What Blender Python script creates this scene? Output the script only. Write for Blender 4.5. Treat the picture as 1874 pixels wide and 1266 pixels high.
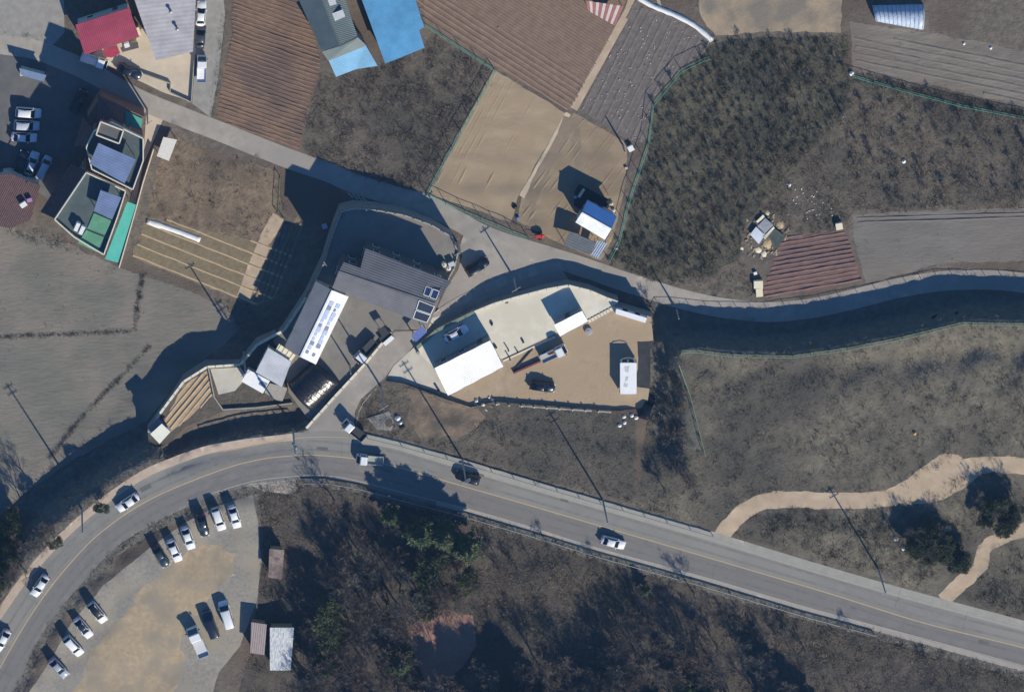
import bpy, math, random
import numpy as np
from mathutils import Vector, Matrix
from mathutils.geometry import delaunay_2d_cdt
from collections import defaultdict

for o in list(bpy.data.objects):
    bpy.data.objects.remove(o)
SC = bpy.context.scene
COL = SC.collection
random.seed(7); RNG = np.random.default_rng(7)

# ------------------------------------------------------------------ camera
W_PX, H_PX, PPM = 1874.0, 1266.0, 10.0          # photograph size, pixels per metre
TILT = math.radians(21.0); LEANX = 0.20; DIST = 1200.0
TARGET = Vector((0, 0, 2.0))
cz = Vector((-math.sin(TILT)*LEANX, math.sin(TILT)*math.sqrt(1-LEANX**2), math.cos(TILT)))
cx = (Vector((1, 0, 0)) - cz*cz.x).normalized()
cy = cz.cross(cx)
CAMPOS = TARGET + cz*DIST
cam = bpy.data.cameras.new('camera'); camo = bpy.data.objects.new('camera', cam); COL.objects.link(camo)
camo.matrix_world = Matrix(((cx.x, cy.x, cz.x, CAMPOS.x), (cx.y, cy.y, cz.y, CAMPOS.y), (cx.z, cy.z, cz.z, CAMPOS.z), (0, 0, 0, 1)))
cam.sensor_width = 36.0; cam.lens = 36.0*DIST/(W_PX/PPM); cam.clip_start = 1.0; cam.clip_end = 6000.0
SC.camera = camo
F_PX = cam.lens/36.0*W_PX
# ------------------------------------------------------------------ light
SUN_EL = math.radians(31.5); SUN_DIR = Vector((0.517, -0.856, 0)).normalized()
wd = bpy.data.worlds.new('World'); SC.world = wd; wd.use_nodes = True
nt = wd.node_tree; bg = nt.nodes['Background']
sky = nt.nodes.new('ShaderNodeTexSky'); sky.sky_type = 'NISHITA'; sky.sun_disc = False
sky.sun_elevation = SUN_EL; sky.sun_rotation = math.atan2(SUN_DIR.x, SUN_DIR.y)
sky.air_density = 1.0; sky.dust_density = 0.0; sky.ozone_density = 6.0; sky.altitude = 100
tint = nt.nodes.new('ShaderNodeMix'); tint.data_type = 'RGBA'; tint.blend_type = 'MULTIPLY'; tint.inputs['Factor'].default_value = 1.0
tint.inputs[7].default_value = (0.62, 0.98, 1.22, 1)          # deep clear winter sky
nt.links.new(sky.outputs[0], tint.inputs[6]); nt.links.new(tint.outputs[2], bg.inputs[0]); bg.inputs[1].default_value = 0.085
sun = bpy.data.lights.new('sun', 'SUN'); sun.energy = 5.0; sun.angle = math.radians(0.5); sun.color = (1.0, 0.93, 0.78)
suno = bpy.data.objects.new('sun', sun); COL.objects.link(suno)
sv = Vector((SUN_DIR.x*math.cos(SUN_EL), SUN_DIR.y*math.cos(SUN_EL), math.sin(SUN_EL)))
suno.rotation_euler = sv.to_track_quat('Z', 'Y').to_euler(); suno.location = sv*300
SC.view_settings.view_transform = 'Standard'; SC.view_settings.look = 'None'
SC.view_settings.exposure = 0.2; SC.view_settings.gamma = 1.0
SC.view_settings.use_curve_mapping = False
SC.render.resolution_x = 1024; SC.render.resolution_y = 691

# ------------------------------------------------------------------ pixel <-> place
CX, CY, CZ, CP = (np.array(v) for v in (cx, cy, cz, CAMPOS))
def PN(px, py, z):
    "photograph pixels + height above datum -> points (arrays)"
    px = np.asarray(px, float); py = np.asarray(py, float); z = np.asarray(z, float)
    a = (px-W_PX/2)/F_PX; b = -(py-H_PX/2)/F_PX
    d = a[..., None]*CX + b[..., None]*CY - CZ
    t = (z-CP[2])/d[..., 2]
    return CP + t[..., None]*d
def P(px, py, z): return Vector(PN(px, py, z))
def inpoly(px, py, poly):
    px = np.asarray(px, float); py = np.asarray(py, float)
    ins = np.zeros(px.shape, bool); n = len(poly); j = n-1
    for i in range(n):
        xi, yi = poly[i]; xj, yj = poly[j]
        if yi != yj:
            c = ((yi > py) != (yj > py)) & (px < (xj-xi)*(py-yi)/(yj-yi)+xi)
            ins ^= c
        j = i
    return ins
def dens(pts, step, closed=False):
    out = []; n = len(pts)
    for i in range(n if closed else n-1):
        a = pts[i]; b = pts[(i+1) % n]; k = max(1, int(math.hypot(b[0]-a[0], b[1]-a[1])/step))
        for j in range(k):
            t = j/k; out.append(tuple(a[m]+(b[m]-a[m])*t for m in range(len(a))))
    if not closed: out.append(tuple(pts[-1]))
    return out
def smooth(pts, step=14):
    out = []; n = len(pts)
    for i in range(n-1):
        p0 = pts[max(i-1, 0)]; p1 = pts[i]; p2 = pts[i+1]; p3 = pts[min(i+2, n-1)]
        k = max(2, int(math.dist(p1, p2)/step))
        for j in range(k):
            t = j/k
            out.append(tuple(0.5*((2*b)+(c-a)*t+(2*a-5*b+4*c-d)*t*t+(3*b-a-3*c+d)*t**3) for a, b, c, d in zip(p0, p1, p2, p3)))
    out.append(tuple(pts[-1])); return out
def offset(pts, d):
    out = []
    for i in range(len(pts)):
        a = pts[max(i-1, 0)]; b = pts[min(i+1, len(pts)-1)]
        tx, ty = b[0]-a[0], b[1]-a[1]; l = math.hypot(tx, ty) or 1
        dd = d[i] if isinstance(d, (list, tuple)) else d
        out.append((pts[i][0]-ty/l*dd, pts[i][1]+tx/l*dd))
    return out
def strip(pts, w):
    return offset(pts, -w/2)+offset(pts, w/2)[::-1]

# value noise
def vnoise(x, y, seed=0):
    xi = np.floor(x).astype(int); yi = np.floor(y).astype(int); fx = x-xi; fy = y-yi
    fx = fx*fx*(3-2*fx); fy = fy*fy*(3-2*fy)
    def h(a, b):
        v = np.sin(a*127.1+b*311.7+seed*74.7)*43758.5453
        return v-np.floor(v)
    return (h(xi, yi)*(1-fx)+h(xi+1, yi)*fx)*(1-fy)+(h(xi, yi+1)*(1-fx)+h(xi+1, yi+1)*fx)*fy

# ------------------------------------------------------------------ heights
ROAD_N = smooth([(-150, 1330), (11, 1092), (53, 1037), (111, 974), (180, 915), (256, 863), (320, 835), (380, 815), (450, 803), (520, 795), (600, 788), (680, 795), (740, 808), (860, 845), (980, 880), (1100, 914), (1290, 968), (1474, 1024), (1650, 1075), (1863, 1132), (2080, 1190)])
ROAD_S = smooth([(-80, 1500), (-20, 1360), (10, 1296), (43, 1229), (70, 1170), (111, 1113), (192, 1020), (235, 985), (300, 948), (380, 911), (460, 888), (540, 878), (600, 877), (660, 888), (740, 910), (860, 940), (980, 975), (1100, 1013), (1290, 1065), (1474, 1120), (1680, 1175), (1863, 1226), (2080, 1287)])
ROAD = ROAD_N+ROAD_S[::-1]
LANE_C = smooth([(-150, 60), (11, 83), (60, 90), (110, 108), (170, 135), (250, 180), (330, 213), (400, 240), (470, 268), (540, 295), (600, 315), (650, 337), (720, 358), (780, 375), (830, 400), (880, 428), (930, 447), (1000, 468), (1070, 490), (1130, 511), (1190, 530), (1250, 548), (1320, 563), (1400, 571), (1480, 565), (1560, 548), (1640, 528), (1720, 515), (1800, 512), (1874, 518), (2060, 545)])
LANE = strip(LANE_C, 36)
SIDE_LANE = [(850, 425), (842, 450), (846, 470), (838, 495), (818, 525), (800, 565), (785, 604), (722, 607), (668, 666), (610, 726), (548, 800), (645, 800), (650, 752), (660, 731), (680, 712), (705, 690), (720, 668), (757, 636), (800, 598), (868, 562), (950, 530), (1040, 510), (1010, 470), (930, 440)]
# raised platforms: outline at their own level
PL = [(622, 385), (650, 379), (690, 382), (740, 391), (790, 409), (826, 430), (838, 460), (832, 490), (812, 525), (795, 572), (782, 603), (722, 603), (668, 662), (610, 722), (568, 772), (528, 718), (520, 655), (500, 625), (520, 600), (560, 540), (590, 480), (605, 430)]
PH = [(470, 628), (505, 610), (530, 640), (536, 700), (546, 738), (470, 746), (410, 752), (340, 780), (312, 808), (290, 818), (272, 808), (270, 788), (290, 755), (335, 695), (378, 668), (440, 664)]
PC = [(757, 636), (800, 600), (868, 568), (905, 553), (950, 540), (1000, 527), (1040, 520), (1080, 530), (1110, 543), (1132, 550), (1132, 562), (1192, 580), (1196, 625), (1190, 640), (1190, 700), (1184, 745), (1130, 752), (1000, 742), (905, 735), (862, 745), (815, 730), (740, 702), (705, 696), (720, 670)]
PLATS = [('left_yard', PL, 4.2), ('house_terrace', PH, 3.4), ('centre', PC, 3.6)]

def lowz(x, y): return 0.2+1.3*math.exp(-((x-900)/190)**2-((y-450)/120)**2)
ctl = []
def addc(pts, z=None, step=16):
    for p in dens(pts, step): ctl.append((p[0], p[1], p[2] if z is None else z))
for gx in range(-160, 2100, 60):
    for gy in range(-160, 500, 60): ctl.append((gx, gy, lowz(gx, gy)))
for gx in range(-160, 480, 50):
    for gy in range(500, 900, 50):
        if gy < 900-0.62*(gx+40) or (gy < 640): ctl.append((gx, gy, 0.1))
for p in LANE_C: ctl.append((p[0], p[1], lowz(*p)))
for d in (-16, 16):
    for p in offset(LANE_C, d): ctl.append((p[0], p[1], lowz(*p)))
addc(ROAD_N, 5.0); addc(ROAD_S, 5.0)
addc([((a[0]+b[0])/2, (a[1]+b[1])/2) for a, b in zip(ROAD_N[::3], offset(ROAD_N, 90)[::3])], 5.0)
addc([(-100, 1100), (11, 975), (60, 920), (130, 865), (200, 820), (255, 790)], 0.2)
addc([(310, 832), (360, 806), (450, 782), (540, 772)], 2.2)
addc([(x, y, z) for x, y, z in [(870, 450, 1.5), (830, 500, 2.0), (790, 560, 2.7), (755, 615, 3.4), (715, 655, 3.75), (680, 690, 4.1), (640, 735, 4.6), (600, 785, 5)]])
FENCE_D = [(1290, 830), (1262, 720), (1240, 660), (1250, 641), (1275, 641), (1340, 649), (1450, 651), (1550, 637), (1650, 617), (1760, 590), (1880, 592), (2060, 600)]
addc(FENCE_D, 5.25)
for p in [(1300, 700), (1400, 700), (1500, 700), (1600, 700), (1700, 700), (1800, 680), (1900, 680), (1350, 780), (1450, 800), (1600, 800), (1750, 800), (1900, 780), (1350, 880), (1500, 900), (1700, 950), (1900, 950), (1600, 1000), (1800, 1050), (1330, 930)]: ctl.append((*p, 5.3))
addc([(1205, 585), (1240, 594), (1290, 598), (1340, 603), (1450, 605), (1550, 590), (1650, 570), (1760, 546), (1880, 546), (2060, 558)], 0.3)
addc([(1215, 640), (1218, 720), (1205, 790)], 2.3)
addc([(830, 758), (900, 752), (1000, 758), (1120, 768), (1160, 775)], 4.2)
addc([(760, 760), (850, 800), (1000, 830), (1150, 860)], 4.7)
addc([(670, 740), (720, 720), (780, 740)], 4.4)
for x, y, z in [(600, 950, 5.4), (800, 1000, 5.6), (1000, 1060, 5.7), (600, 1100, 5.8), (800, 1120, 6.2), (1000, 1180, 6.5), (1200, 1180, 6.4), (700, 1250, 6.2), (1200, 1300, 6.8), (1500, 1250, 6), (1700, 1290, 5.8), (900, 1400, 7), (500, 1400, 6), (1800, 1400, 6), (1400, 1400, 7)]: ctl.append((x, y, z))
for x, y in [(450, 935), (420, 930), (360, 950), (290, 995), (240, 1035), (190, 1075), (150, 1110), (110, 1165), (80, 1215), (60, 1260), (450, 1000), (450, 1080), (400, 1150), (300, 1150), (200, 1200), (300, 1050), (350, 1080), (200, 1300), (350, 1300), (250, 1120), (150, 1250)]: ctl.append((x, y, 5.7))
for gx in range(1290, 2080, 45):
    for gy in range(690, 1180, 45):
        if gy < 920+0.283*(gx-1100)-20 and gy > 690: ctl.append((gx, gy, 5.2))
CTL = np.array(ctl)
def HT(px, py):
    "terrain height from the control points (inverse distance)"
    px = np.atleast_1d(np.asarray(px, float)); py = np.atleast_1d(np.asarray(py, float))
    out = np.empty(px.shape)
    for s in range(0, len(px), 4000):
        d2 = (px[s:s+4000, None]-CTL[None, :, 0])**2+(py[s:s+4000, None]-CTL[None, :, 1])**2+60
        w = 1/d2**2; out[s:s+4000] = (w*CTL[None, :, 2]).sum(1)/w.sum(1)
    return out
def HG(px, py):
    "height of whatever ground shows at this pixel (terrain or platform)"
    h = HT(px, py); px = np.atleast_1d(px); py = np.atleast_1d(py)
    for _, poly, z in PLATS: h[inpoly(px, py, poly)] = z
    return h
def G(px, py, dz=0.0):
    return P(px, py, float(HG(px, py)[0])+dz)

# ------------------------------------------------------------------ materials
def lin(c): return tuple(((v/255)/12.92 if v/255 <= 0.04045 else ((v/255+0.055)/1.055)**2.4) for v in c)
MATS = {}
def mat(name, c1, c2=None, scale=1.0, rough=0.85, bump=0.0, bscale=8.0, metal=0.0, c3=None, spec=0.3, wave=None, streak=None, coat=0.0, trans=0.0, alpha=1.0, big=0.06, obj=False):
    if name in MATS: return MATS[name]
    m = bpy.data.materials.new(name); m.use_nodes = True; MATS[name] = m
    n = m.node_tree.nodes; l = m.node_tree.links; b = n['Principled BSDF']
    b.inputs['Roughness'].default_value = rough; b.inputs['Metallic'].default_value = metal
    b.inputs['Specular IOR Level'].default_value = spec; b.inputs['Coat Weight'].default_value = coat
    b.inputs['Alpha'].default_value = alpha
    L1 = lin(c1)
    b.inputs['Base Color'].default_value = (*L1, 1)
    tc = n.new('ShaderNodeTexCoord'); geo = n.new('ShaderNodeNewGeometry')
    src = tc.outputs['Object'] if obj else geo.outputs['Position']
    if streak:
        mp = n.new('ShaderNodeMapping'); l.new(src, mp.inputs[0]); mp.inputs['Rotation'].default_value = (0, 0, -streak[0]); mp.inputs['Scale'].default_value = (streak[1], 1, 1); src2 = mp.outputs[0]
    else: src2 = src
    if c2:
        t = n.new('ShaderNodeTexNoise'); t.inputs['Scale'].default_value = scale; t.inputs['Detail'].default_value = 8; t.inputs['Roughness'].default_value = 0.65
        l.new(src2, t.inputs['Vector'])
        r = n.new('ShaderNodeValToRGB'); l.new(t.outputs['Fac'], r.inputs[0])
        r.color_ramp.elements[0].position = 0.36; r.color_ramp.elements[1].position = 0.66
        r.color_ramp.elements[0].color = (*L1, 1); r.color_ramp.elements[1].color = (*lin(c2), 1)
        outc = r.outputs[0]
        if c3:
            t2 = n.new('ShaderNodeTexNoise'); t2.inputs['Scale'].default_value = big; t2.inputs['Detail'].default_value = 5; l.new(src, t2.inputs['Vector'])
            r2 = n.new('ShaderNodeValToRGB'); l.new(t2.outputs['Fac'], r2.inputs[0]); r2.color_ramp.elements[0].position = 0.45; r2.color_ramp.elements[1].position = 0.62
            mx = n.new('ShaderNodeMix'); mx.data_type = 'RGBA'; l.new(r2.outputs[0], mx.inputs['Factor']); l.new(outc, mx.inputs[6]); mx.inputs[7].default_value = (*lin(c3), 1); outc = mx.outputs[2]
        l.new(outc, b.inputs['Base Color'])
    hgt = None
    if wave:
        mp = n.new('ShaderNodeMapping'); l.new(geo.outputs['Position'], mp.inputs[0]); mp.inputs['Rotation'].default_value = (0, 0, -wave[0])
        wv = n.new('ShaderNodeTexWave'); wv.wave_type = 'BANDS'; wv.bands_direction = 'Y'; wv.inputs['Scale'].default_value = 0.314/wave[1]*1.0; l.new(mp.outputs[0], wv.inputs[0]); hgt = wv.outputs['Fac']
    if bump > 0 and not wave:
        t3 = n.new('ShaderNodeTexNoise'); t3.inputs['Scale'].default_value = bscale; t3.inputs['Detail'].default_value = 6; l.new(src2, t3.inputs['Vector']); hgt = t3.outputs['Fac']
    if hgt is not None:
        bp = n.new('ShaderNodeBump'); bp.inputs['Strength'].default_value = 1.0; bp.inputs['Distance'].default_value = bump or 0.03; l.new(hgt, bp.inputs['Height']); l.new(bp.outputs[0], b.inputs['Normal'])
    if trans: b.inputs['Transmission Weight'].default_value = trans
    return m
GLASS = mat('vehicle_glass', (18, 22, 28), rough=0.06, spec=0.6)
TYRE = mat('tyre_rubber', (22, 22, 23), rough=0.9)
RIM = mat('alloy_rim', (150, 152, 155), rough=0.35, metal=0.8)
LAMP = mat('headlight_glass', (215, 220, 225), rough=0.15, spec=0.6)
TAIL = mat('tail_lamp', (130, 12, 12), rough=0.25)
DARKPL = mat('dark_plastic', (28, 29, 31), rough=0.7)
CONC = mat('concrete', (150, 146, 138), (172, 168, 158), 1.5, 0.9, 0.02, 6)
CREAM = mat('cream_coping', (214, 206, 184), (228, 222, 204), 2.0, 0.85)
PLASTER = mat('plaster_wall', (186, 180, 168), (200, 196, 186), 0.8, 0.9)
GREENF = mat('green_fence_paint', (84, 158, 138), rough=0.5)
STEEL = mat('galvanised_steel', (150, 154, 158), (168, 172, 175), 3, 0.45, metal=0.6)
WOOD = mat('bare_wood', (150, 122, 88), (176, 150, 114), 5, 0.85)
WGLASS = mat('window_glass', (30, 38, 48), rough=0.08, spec=0.6)
WHITEP = mat('white_plastic', (225, 225, 220), (236, 236, 232), 4, 0.5)

# ------------------------------------------------------------------ mesh helpers
class MB:
    def __init__(s): s.v = []; s.f = []
    def add(s, vs, fs):
        o = len(s.v); s.v += [tuple(v) for v in vs]; s.f += [tuple(i+o for i in f) for f in fs]; return s
    def box(s, c, size, rz=0.0, taper=1.0):
        c = Vector(c); hx, hy, hz = size[0]/2, size[1]/2, size[2]/2; R = Matrix.Rotation(rz, 3, 'Z')
        vs = []
        for z, k in ((-hz, 1), (hz, taper)):
            for x, y in ((-hx, -hy), (hx, -hy), (hx, hy), (-hx, hy)): vs.append(c+R @ Vector((x*k, y*k, z)))
        return s.add(vs, [(3, 2, 1, 0), (4, 5, 6, 7), (0, 1, 5, 4), (1, 2, 6, 5), (2, 3, 7, 6), (3, 0, 4, 7)])
    def beam(s, a, b, w, h):
        a = Vector(a); b = Vector(b); d = (b-a).normalized(); x = d.cross(Vector((0, 0, 1)))
        if x.length < 1e-3: x = Vector((1, 0, 0))
        x.normalize(); y = x.cross(d).normalized(); vs = []
        for p in (a, b):
            for i, j in ((-1, -1), (1, -1), (1, 1), (-1, 1)): vs.append(p+x*(i*w/2)+y*(j*h/2))
        return s.add(vs, [(0, 1, 2, 3), (7, 6, 5, 4), (0, 4, 5, 1), (1, 5, 6, 2), (2, 6, 7, 3), (3, 7, 4, 0)])
    def tube(s, pts, rs, n=6, cap=True):
        pts = [Vector(p) for p in pts]; vs = []; fs = []
        for i, p in enumerate(pts):
            d = (pts[min(i+1, len(pts)-1)]-pts[max(i-1, 0)]); d = d.normalized() if d.length > 1e-9 else Vector((0, 0, 1))
            x = d.cross(Vector((0, 0, 1))) if abs(d.z) < 0.95 else d.cross(Vector((1, 0, 0))); x.normalize(); y = d.cross(x)
            r = rs[i] if isinstance(rs, (list, tuple)) else rs
            for k in range(n):
                a = 2*math.pi*k/n; vs.append(p+x*(r*math.cos(a))+y*(r*math.sin(a)))
        for i in range(len(pts)-1):
            for k in range(n): fs.append((i*n+k, i*n+(k+1) % n, (i+1)*n+(k+1) % n, (i+1)*n+k))
        if cap: fs.append(tuple(range(n))[::-1]); fs.append(tuple((len(pts)-1)*n+k for k in range(n)))
        return s.add(vs, fs)
    def prism(s, top, zbot):
        n = len(top); top = [Vector(t) for t in top]
        bot = [Vector((t.x, t.y, zbot)) if not callable(zbot) else zbot(t) for t in top]
        return s.add(top+bot, [tuple(range(n)), tuple(range(2*n-1, n-1, -1))]+[(i, i+n, (i+1) % n+n, (i+1) % n) for i in range(n)])
    def slab(s, top, th):
        top = [Vector(t) for t in top]; n = len(top)
        return s.add(top+[t-Vector((0, 0, th)) for t in top], [tuple(range(n)), tuple(range(2*n-1, n-1, -1))]+[(i, i+n, (i+1) % n+n, (i+1) % n) for i in range(n)])
    def loft(s, rings, close=True, caps=True):
        n = len(rings[0]); vs = [v for r in rings for v in r]; fs = []
        for i in range(len(rings)-1):
            for k in range(n if close else n-1): fs.append((i*n+k, i*n+(k+1) % n, (i+1)*n+(k+1) % n, (i+1)*n+k))
        if caps: fs.append(tuple(range(n))[::-1]); fs.append(tuple((len(rings)-1)*n+k for k in range(n)))
        return s.add(vs, fs)
    def mesh(s, name, m, smooth_=False):
        me = bpy.data.meshes.new(name); me.from_pydata(s.v, [], s.f); me.validate(); me.update()
        import bmesh
        bm = bmesh.new(); bm.from_mesh(me); bmesh.ops.recalc_face_normals(bm, faces=bm.faces); bm.to_mesh(me); bm.free()
        me.materials.append(m)
        if smooth_: me.polygons.foreach_set('use_smooth', [True]*len(me.polygons))
        return me
    def build(s, name, m, parent=None, smooth_=False, local=False, loc=None):
        me = s.mesh(name, m, smooth_); o = bpy.data.objects.new(name, me); COL.objects.link(o)
        if loc is not None:
            me.transform(Matrix.Translation(-Vector(loc))); o.location = Vector(loc)
        if parent is not None:
            o.parent = parent
            if not local:
                L = Vector(parent.location)
                if parent.parent is not None: L = L+Vector(parent.parent.location)
                me.transform(Matrix.Translation(-L))
        return o
def tag(o, label=None, cat=None, group=None, kind=None):
    if label: o['label'] = label
    if cat: o['category'] = cat
    if group: o['group'] = group
    if kind: o['kind'] = kind
    return o
def thing(name, label, cat, loc=(0, 0, 0), group=None, rz=0.0):
    o = bpy.data.objects.new(name, None); COL.objects.link(o); o.location = Vector(loc); o.rotation_euler = (0, 0, rz); o.empty_display_size = 0.3
    return tag(o, label, cat, group)
def copy_tree(o, parent=None):
    c = o.copy(); COL.objects.link(c); c.parent = parent
    for ch in list(o.children): copy_tree(ch, c)
    return c
def np_mesh(name, V, F, m, smooth_=False):
    "V (n,3), F (m,k) arrays -> mesh"
    me = bpy.data.meshes.new(name); me.vertices.add(len(V)); me.vertices.foreach_set('co', np.asarray(V, np.float32).ravel())
    k = F.shape[1]; me.loops.add(F.size); me.loops.foreach_set('vertex_index', F.astype(np.int32).ravel())
    me.polygons.add(len(F)); me.polygons.foreach_set('loop_start', np.arange(0, F.size, k, dtype=np.int32))
    me.update(calc_edges=True); me.materials.append(m)
    if smooth_: me.polygons.foreach_set('use_smooth', np.ones(len(F), bool))
    return me

# ------------------------------------------------------------------ ground, fields, roads
M_GROUND = mat('dry_grass_ground', (92, 86, 78), (120, 110, 98), 0.9, 0.95, 0.12, 2.5, c3=(96, 84, 74))
M_ASPH = mat('asphalt', (124, 122, 117), (136, 133, 128), 0.35, 0.85, 0.006, 30, c3=(137, 135, 128))
M_LANE = mat('lane_concrete', (150, 142, 132), (168, 160, 150), 0.5, 0.9, 0.008, 12, c3=(146, 140, 132))
M_WALK = mat('pavement_tan', (176, 156, 138), (186, 168, 150), 0.8, 0.9, 0.008, 12)
M_CREAM = mat('cream_concrete_slab', (206, 199, 180), (220, 214, 198), 0.5, 0.85, 0.006, 10, c3=(206, 198, 178), big=0.2)
M_APRON = mat('apron_concrete', (186, 178, 162), (200, 194, 180), 0.4, 0.85, 0.006, 10)
M_YARD = mat('tan_dirt', (160, 140, 116), (178, 158, 133), 0.6, 0.95, 0.05, 3.5, c3=(166, 146, 120), big=0.15)
M_LYARD = mat('worn_asphalt_yard', (120, 116, 110), (138, 134, 127), 0.4, 0.9, 0.01, 10, c3=(128, 122, 114), big=0.2)
M_F1 = mat('red_brown_soil', (112, 92, 78), (132, 108, 90), 0.8, 0.95, 0.06, 5, c3=(96, 82, 76), big=0.12)
M_F1R = mat('red_brown_ridge', (122, 99, 82), (142, 115, 94), 0.8, 0.95, 0.06, 5, c3=(108, 90, 80), big=0.15)
M_F2 = mat('brown_soil', (118, 98, 84), (132, 112, 96), 0.7, 0.95, 0.05, 5)
M_F2R = mat('brown_ridge_soil', (126, 106, 92), (142, 120, 104), 0.7, 0.95, 0.05, 5)
M_F3 = mat('tan_tilled_soil', (154, 135, 110), (170, 150, 124), 0.6, 0.95, 0.025, 3.0, c3=(160, 140, 114), big=0.2, streak=(1.05, 0.3))
M_F4 = mat('tan_tilled_soil_b', (140, 122, 100), (156, 138, 113), 0.6, 0.95, 0.03, 3.0, c3=(134, 118, 98), big=0.15, streak=(0.95, 0.4))
M_TRACK = mat('damp_tilled_track', (132, 117, 99), (142, 127, 108), 0.6, 0.95, 0.05, 4)
M_F5 = mat('grey_mulch_soil', (102, 94, 89), (120, 112, 107), 1.0, 0.95, 0.06, 5)
M_F6 = mat('stubble_bed', (116, 104, 82), (134, 121, 97), 1.2, 0.95, 0.08, 4)
M_F6R = mat('pale_sand_ridge', (168, 146, 116), (184, 162, 132), 1.0, 0.95, 0.04, 5)
M_F7 = mat('warm_weed_soil', (112, 98, 82), (138, 121, 100), 0.8, 0.95, 0.12, 2.5, c3=(100, 88, 76), big=0.12)
M_SCRUBT = mat('scrubby_earth', (118, 103, 88), (140, 123, 104), 0.9, 0.95, 0.1, 3, c3=(98, 88, 78), big=0.25)
M_ASPH2 = mat('dark_lane_asphalt', (114, 111, 109), (125, 122, 119), 0.4, 0.85, 0.006, 30, c3=(120, 117, 113))
M_F8 = mat('purple_brown_soil', (104, 82, 78), (118, 95, 89), 0.8, 0.95, 0.05, 5)
M_F8R = mat('purple_brown_ridge', (118, 94, 88), (134, 108, 100), 0.8, 0.95, 0.05, 5)
M_F9 = mat('grey_fallow', (112, 107, 101), (124, 119, 112), 0.35, 0.95, 0.08, 2.5, c3=(118, 111, 102), streak=(0.15, 0.3))
M_F10 = mat('grey_brown_fallow', (112, 105, 97), (136, 127, 116), 0.5, 0.95, 0.1, 2.5, c3=(118, 108, 98), streak=(-0.25, 0.3))
M_F11 = mat('left_fallow', (106, 104, 96), (122, 118, 108), 0.25, 0.95, 0.1, 2.0, c3=(128, 120, 110), big=0.09, streak=(0.6, 0.35))
M_F12 = mat('tan_straw', (156, 138, 114), (172, 152, 126), 0.5, 0.95, 0.06, 3, c3=(126, 118, 106), big=0.15)
M_ORCH = mat('dark_scrub_floor', (80, 78, 66), (102, 96, 80), 0.7, 0.95, 0.15, 2.5, c3=(74, 74, 64), big=0.08)
M_SCRUB = mat('brush_floor', (88, 82, 72), (112, 102, 90), 0.8, 0.95, 0.15, 2.5, c3=(84, 80, 72))
M_EAST = mat('east_fallow_scrub', (98, 93, 81), (124, 116, 101), 0.45, 0.95, 0.14, 2.2, c3=(84, 80, 72), big=0.06)
M_WOODF = mat('leaf_litter', (72, 67, 62), (98, 90, 81), 0.9, 0.95, 0.15, 2.5, c3=(80, 74, 66))
M_GRAVEL = mat('grey_gravel', (134, 129, 120), (156, 150, 140), 1.6, 0.95, 0.04, 10, c3=(152, 143, 128), big=0.2)
M_TAN = mat('dusty_gravel', (158, 141, 117), (178, 159, 131), 1.2, 0.95, 0.04, 8, c3=(150, 139, 121), big=0.18)
M_BANK = mat('weedy_bank', (98, 95, 88), (122, 117, 107), 1.0, 0.95, 0.2, 2.5)
M_REDCL = mat('red_clay', (138, 106, 94), (154, 120, 106), 0.8, 0.95, 0.06, 4)
M_TRACKD = mat('sandy_track', (172, 152, 128), (188, 168, 144), 0.5, 0.95, 0.04, 4)
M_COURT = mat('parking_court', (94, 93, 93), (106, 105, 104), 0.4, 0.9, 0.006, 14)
M_FORE = mat('beige_forecourt', (186, 172, 152), (200, 186, 166), 0.4, 0.9, 0.006, 12)
M_MAT = mat('weed_mat', (48, 50, 54), (62, 63, 66), 1.0, 0.9, 0.03, 4)
M_GREY_SLAB = mat('old_grey_slab', (140, 136, 130), (156, 152, 145), 0.8, 0.9, 0.01, 10)

TRACK1 = smooth([(1318, 985), (1345, 950), (1385, 922), (1440, 913), (1520, 916), (1600, 914), (1650, 905), (1700, 880), (1750, 858), (1800, 850), (1874, 852), (2060, 870)])
TRACK2 = smooth([(1725, 1098), (1760, 1065), (1795, 1035), (1800, 1005), (1830, 985), (1874, 970), (2060, 930)])
TRACK1P = strip(TRACK1, 30); TRACK2P = strip(TRACK2, 26)
F1 = [(425, -100), (520, -100), (552, 15), (575, 60), (588, 115), (578, 160), (562, 205), (548, 277), (395, 217), (408, 140), (424, 60)]
F2 = [(770, -100), (1190, -100), (1140, 15), (1110, 85), (1045, 203), (905, 122), (778, 42)]
F3 = [(903, 128), (1036, 207), (985, 290), (948, 362), (935, 408), (785, 354)]
F4 = [(1050, 207), (1148, 262), (1146, 330), (1120, 440), (1100, 478), (1030, 448), (945, 405), (955, 362), (990, 295)]
F5 = [(1190, -100), (1170, 13), (1215, 24), (1268, 52), (1298, 80), (1284, 106), (1243, 126), (1193, 188), (1182, 262), (1152, 258), (1062, 202), (1115, 105), (1150, 30)]
F6 = [(270, 392), (510, 452), (545, 395), (556, 410), (505, 545), (470, 560), (350, 515), (240, 470)]
F7 = [(305, 245), (512, 318), (515, 395), (485, 440), (400, 430), (270, 398)]
F8 = [(1430, 432), (1550, 424), (1578, 515), (1480, 535), (1393, 542)]
F9 = [(1560, 395), (1650, 386), (1780, 384), (2060, 370), (2060, 470), (1874, 478), (1720, 482), (1585, 520), (1565, 450)]
F10 = [(1556, 40), (1700, 60), (2060, 130), (2060, 235), (1874, 195), (1700, 155), (1560, 130)]
F12 = [(1280, -100), (1545, -100), (1538, 60), (1420, 58), (1310, 66), (1280, 30)]
F11 = [(-160, 415), (15, 415), (120, 445), (218, 490), (300, 515), (410, 560), (440, 600), (400, 640), (330, 690), (270, 770), (190, 810), (120, 850), (10, 930), (-160, 1080)]
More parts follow.
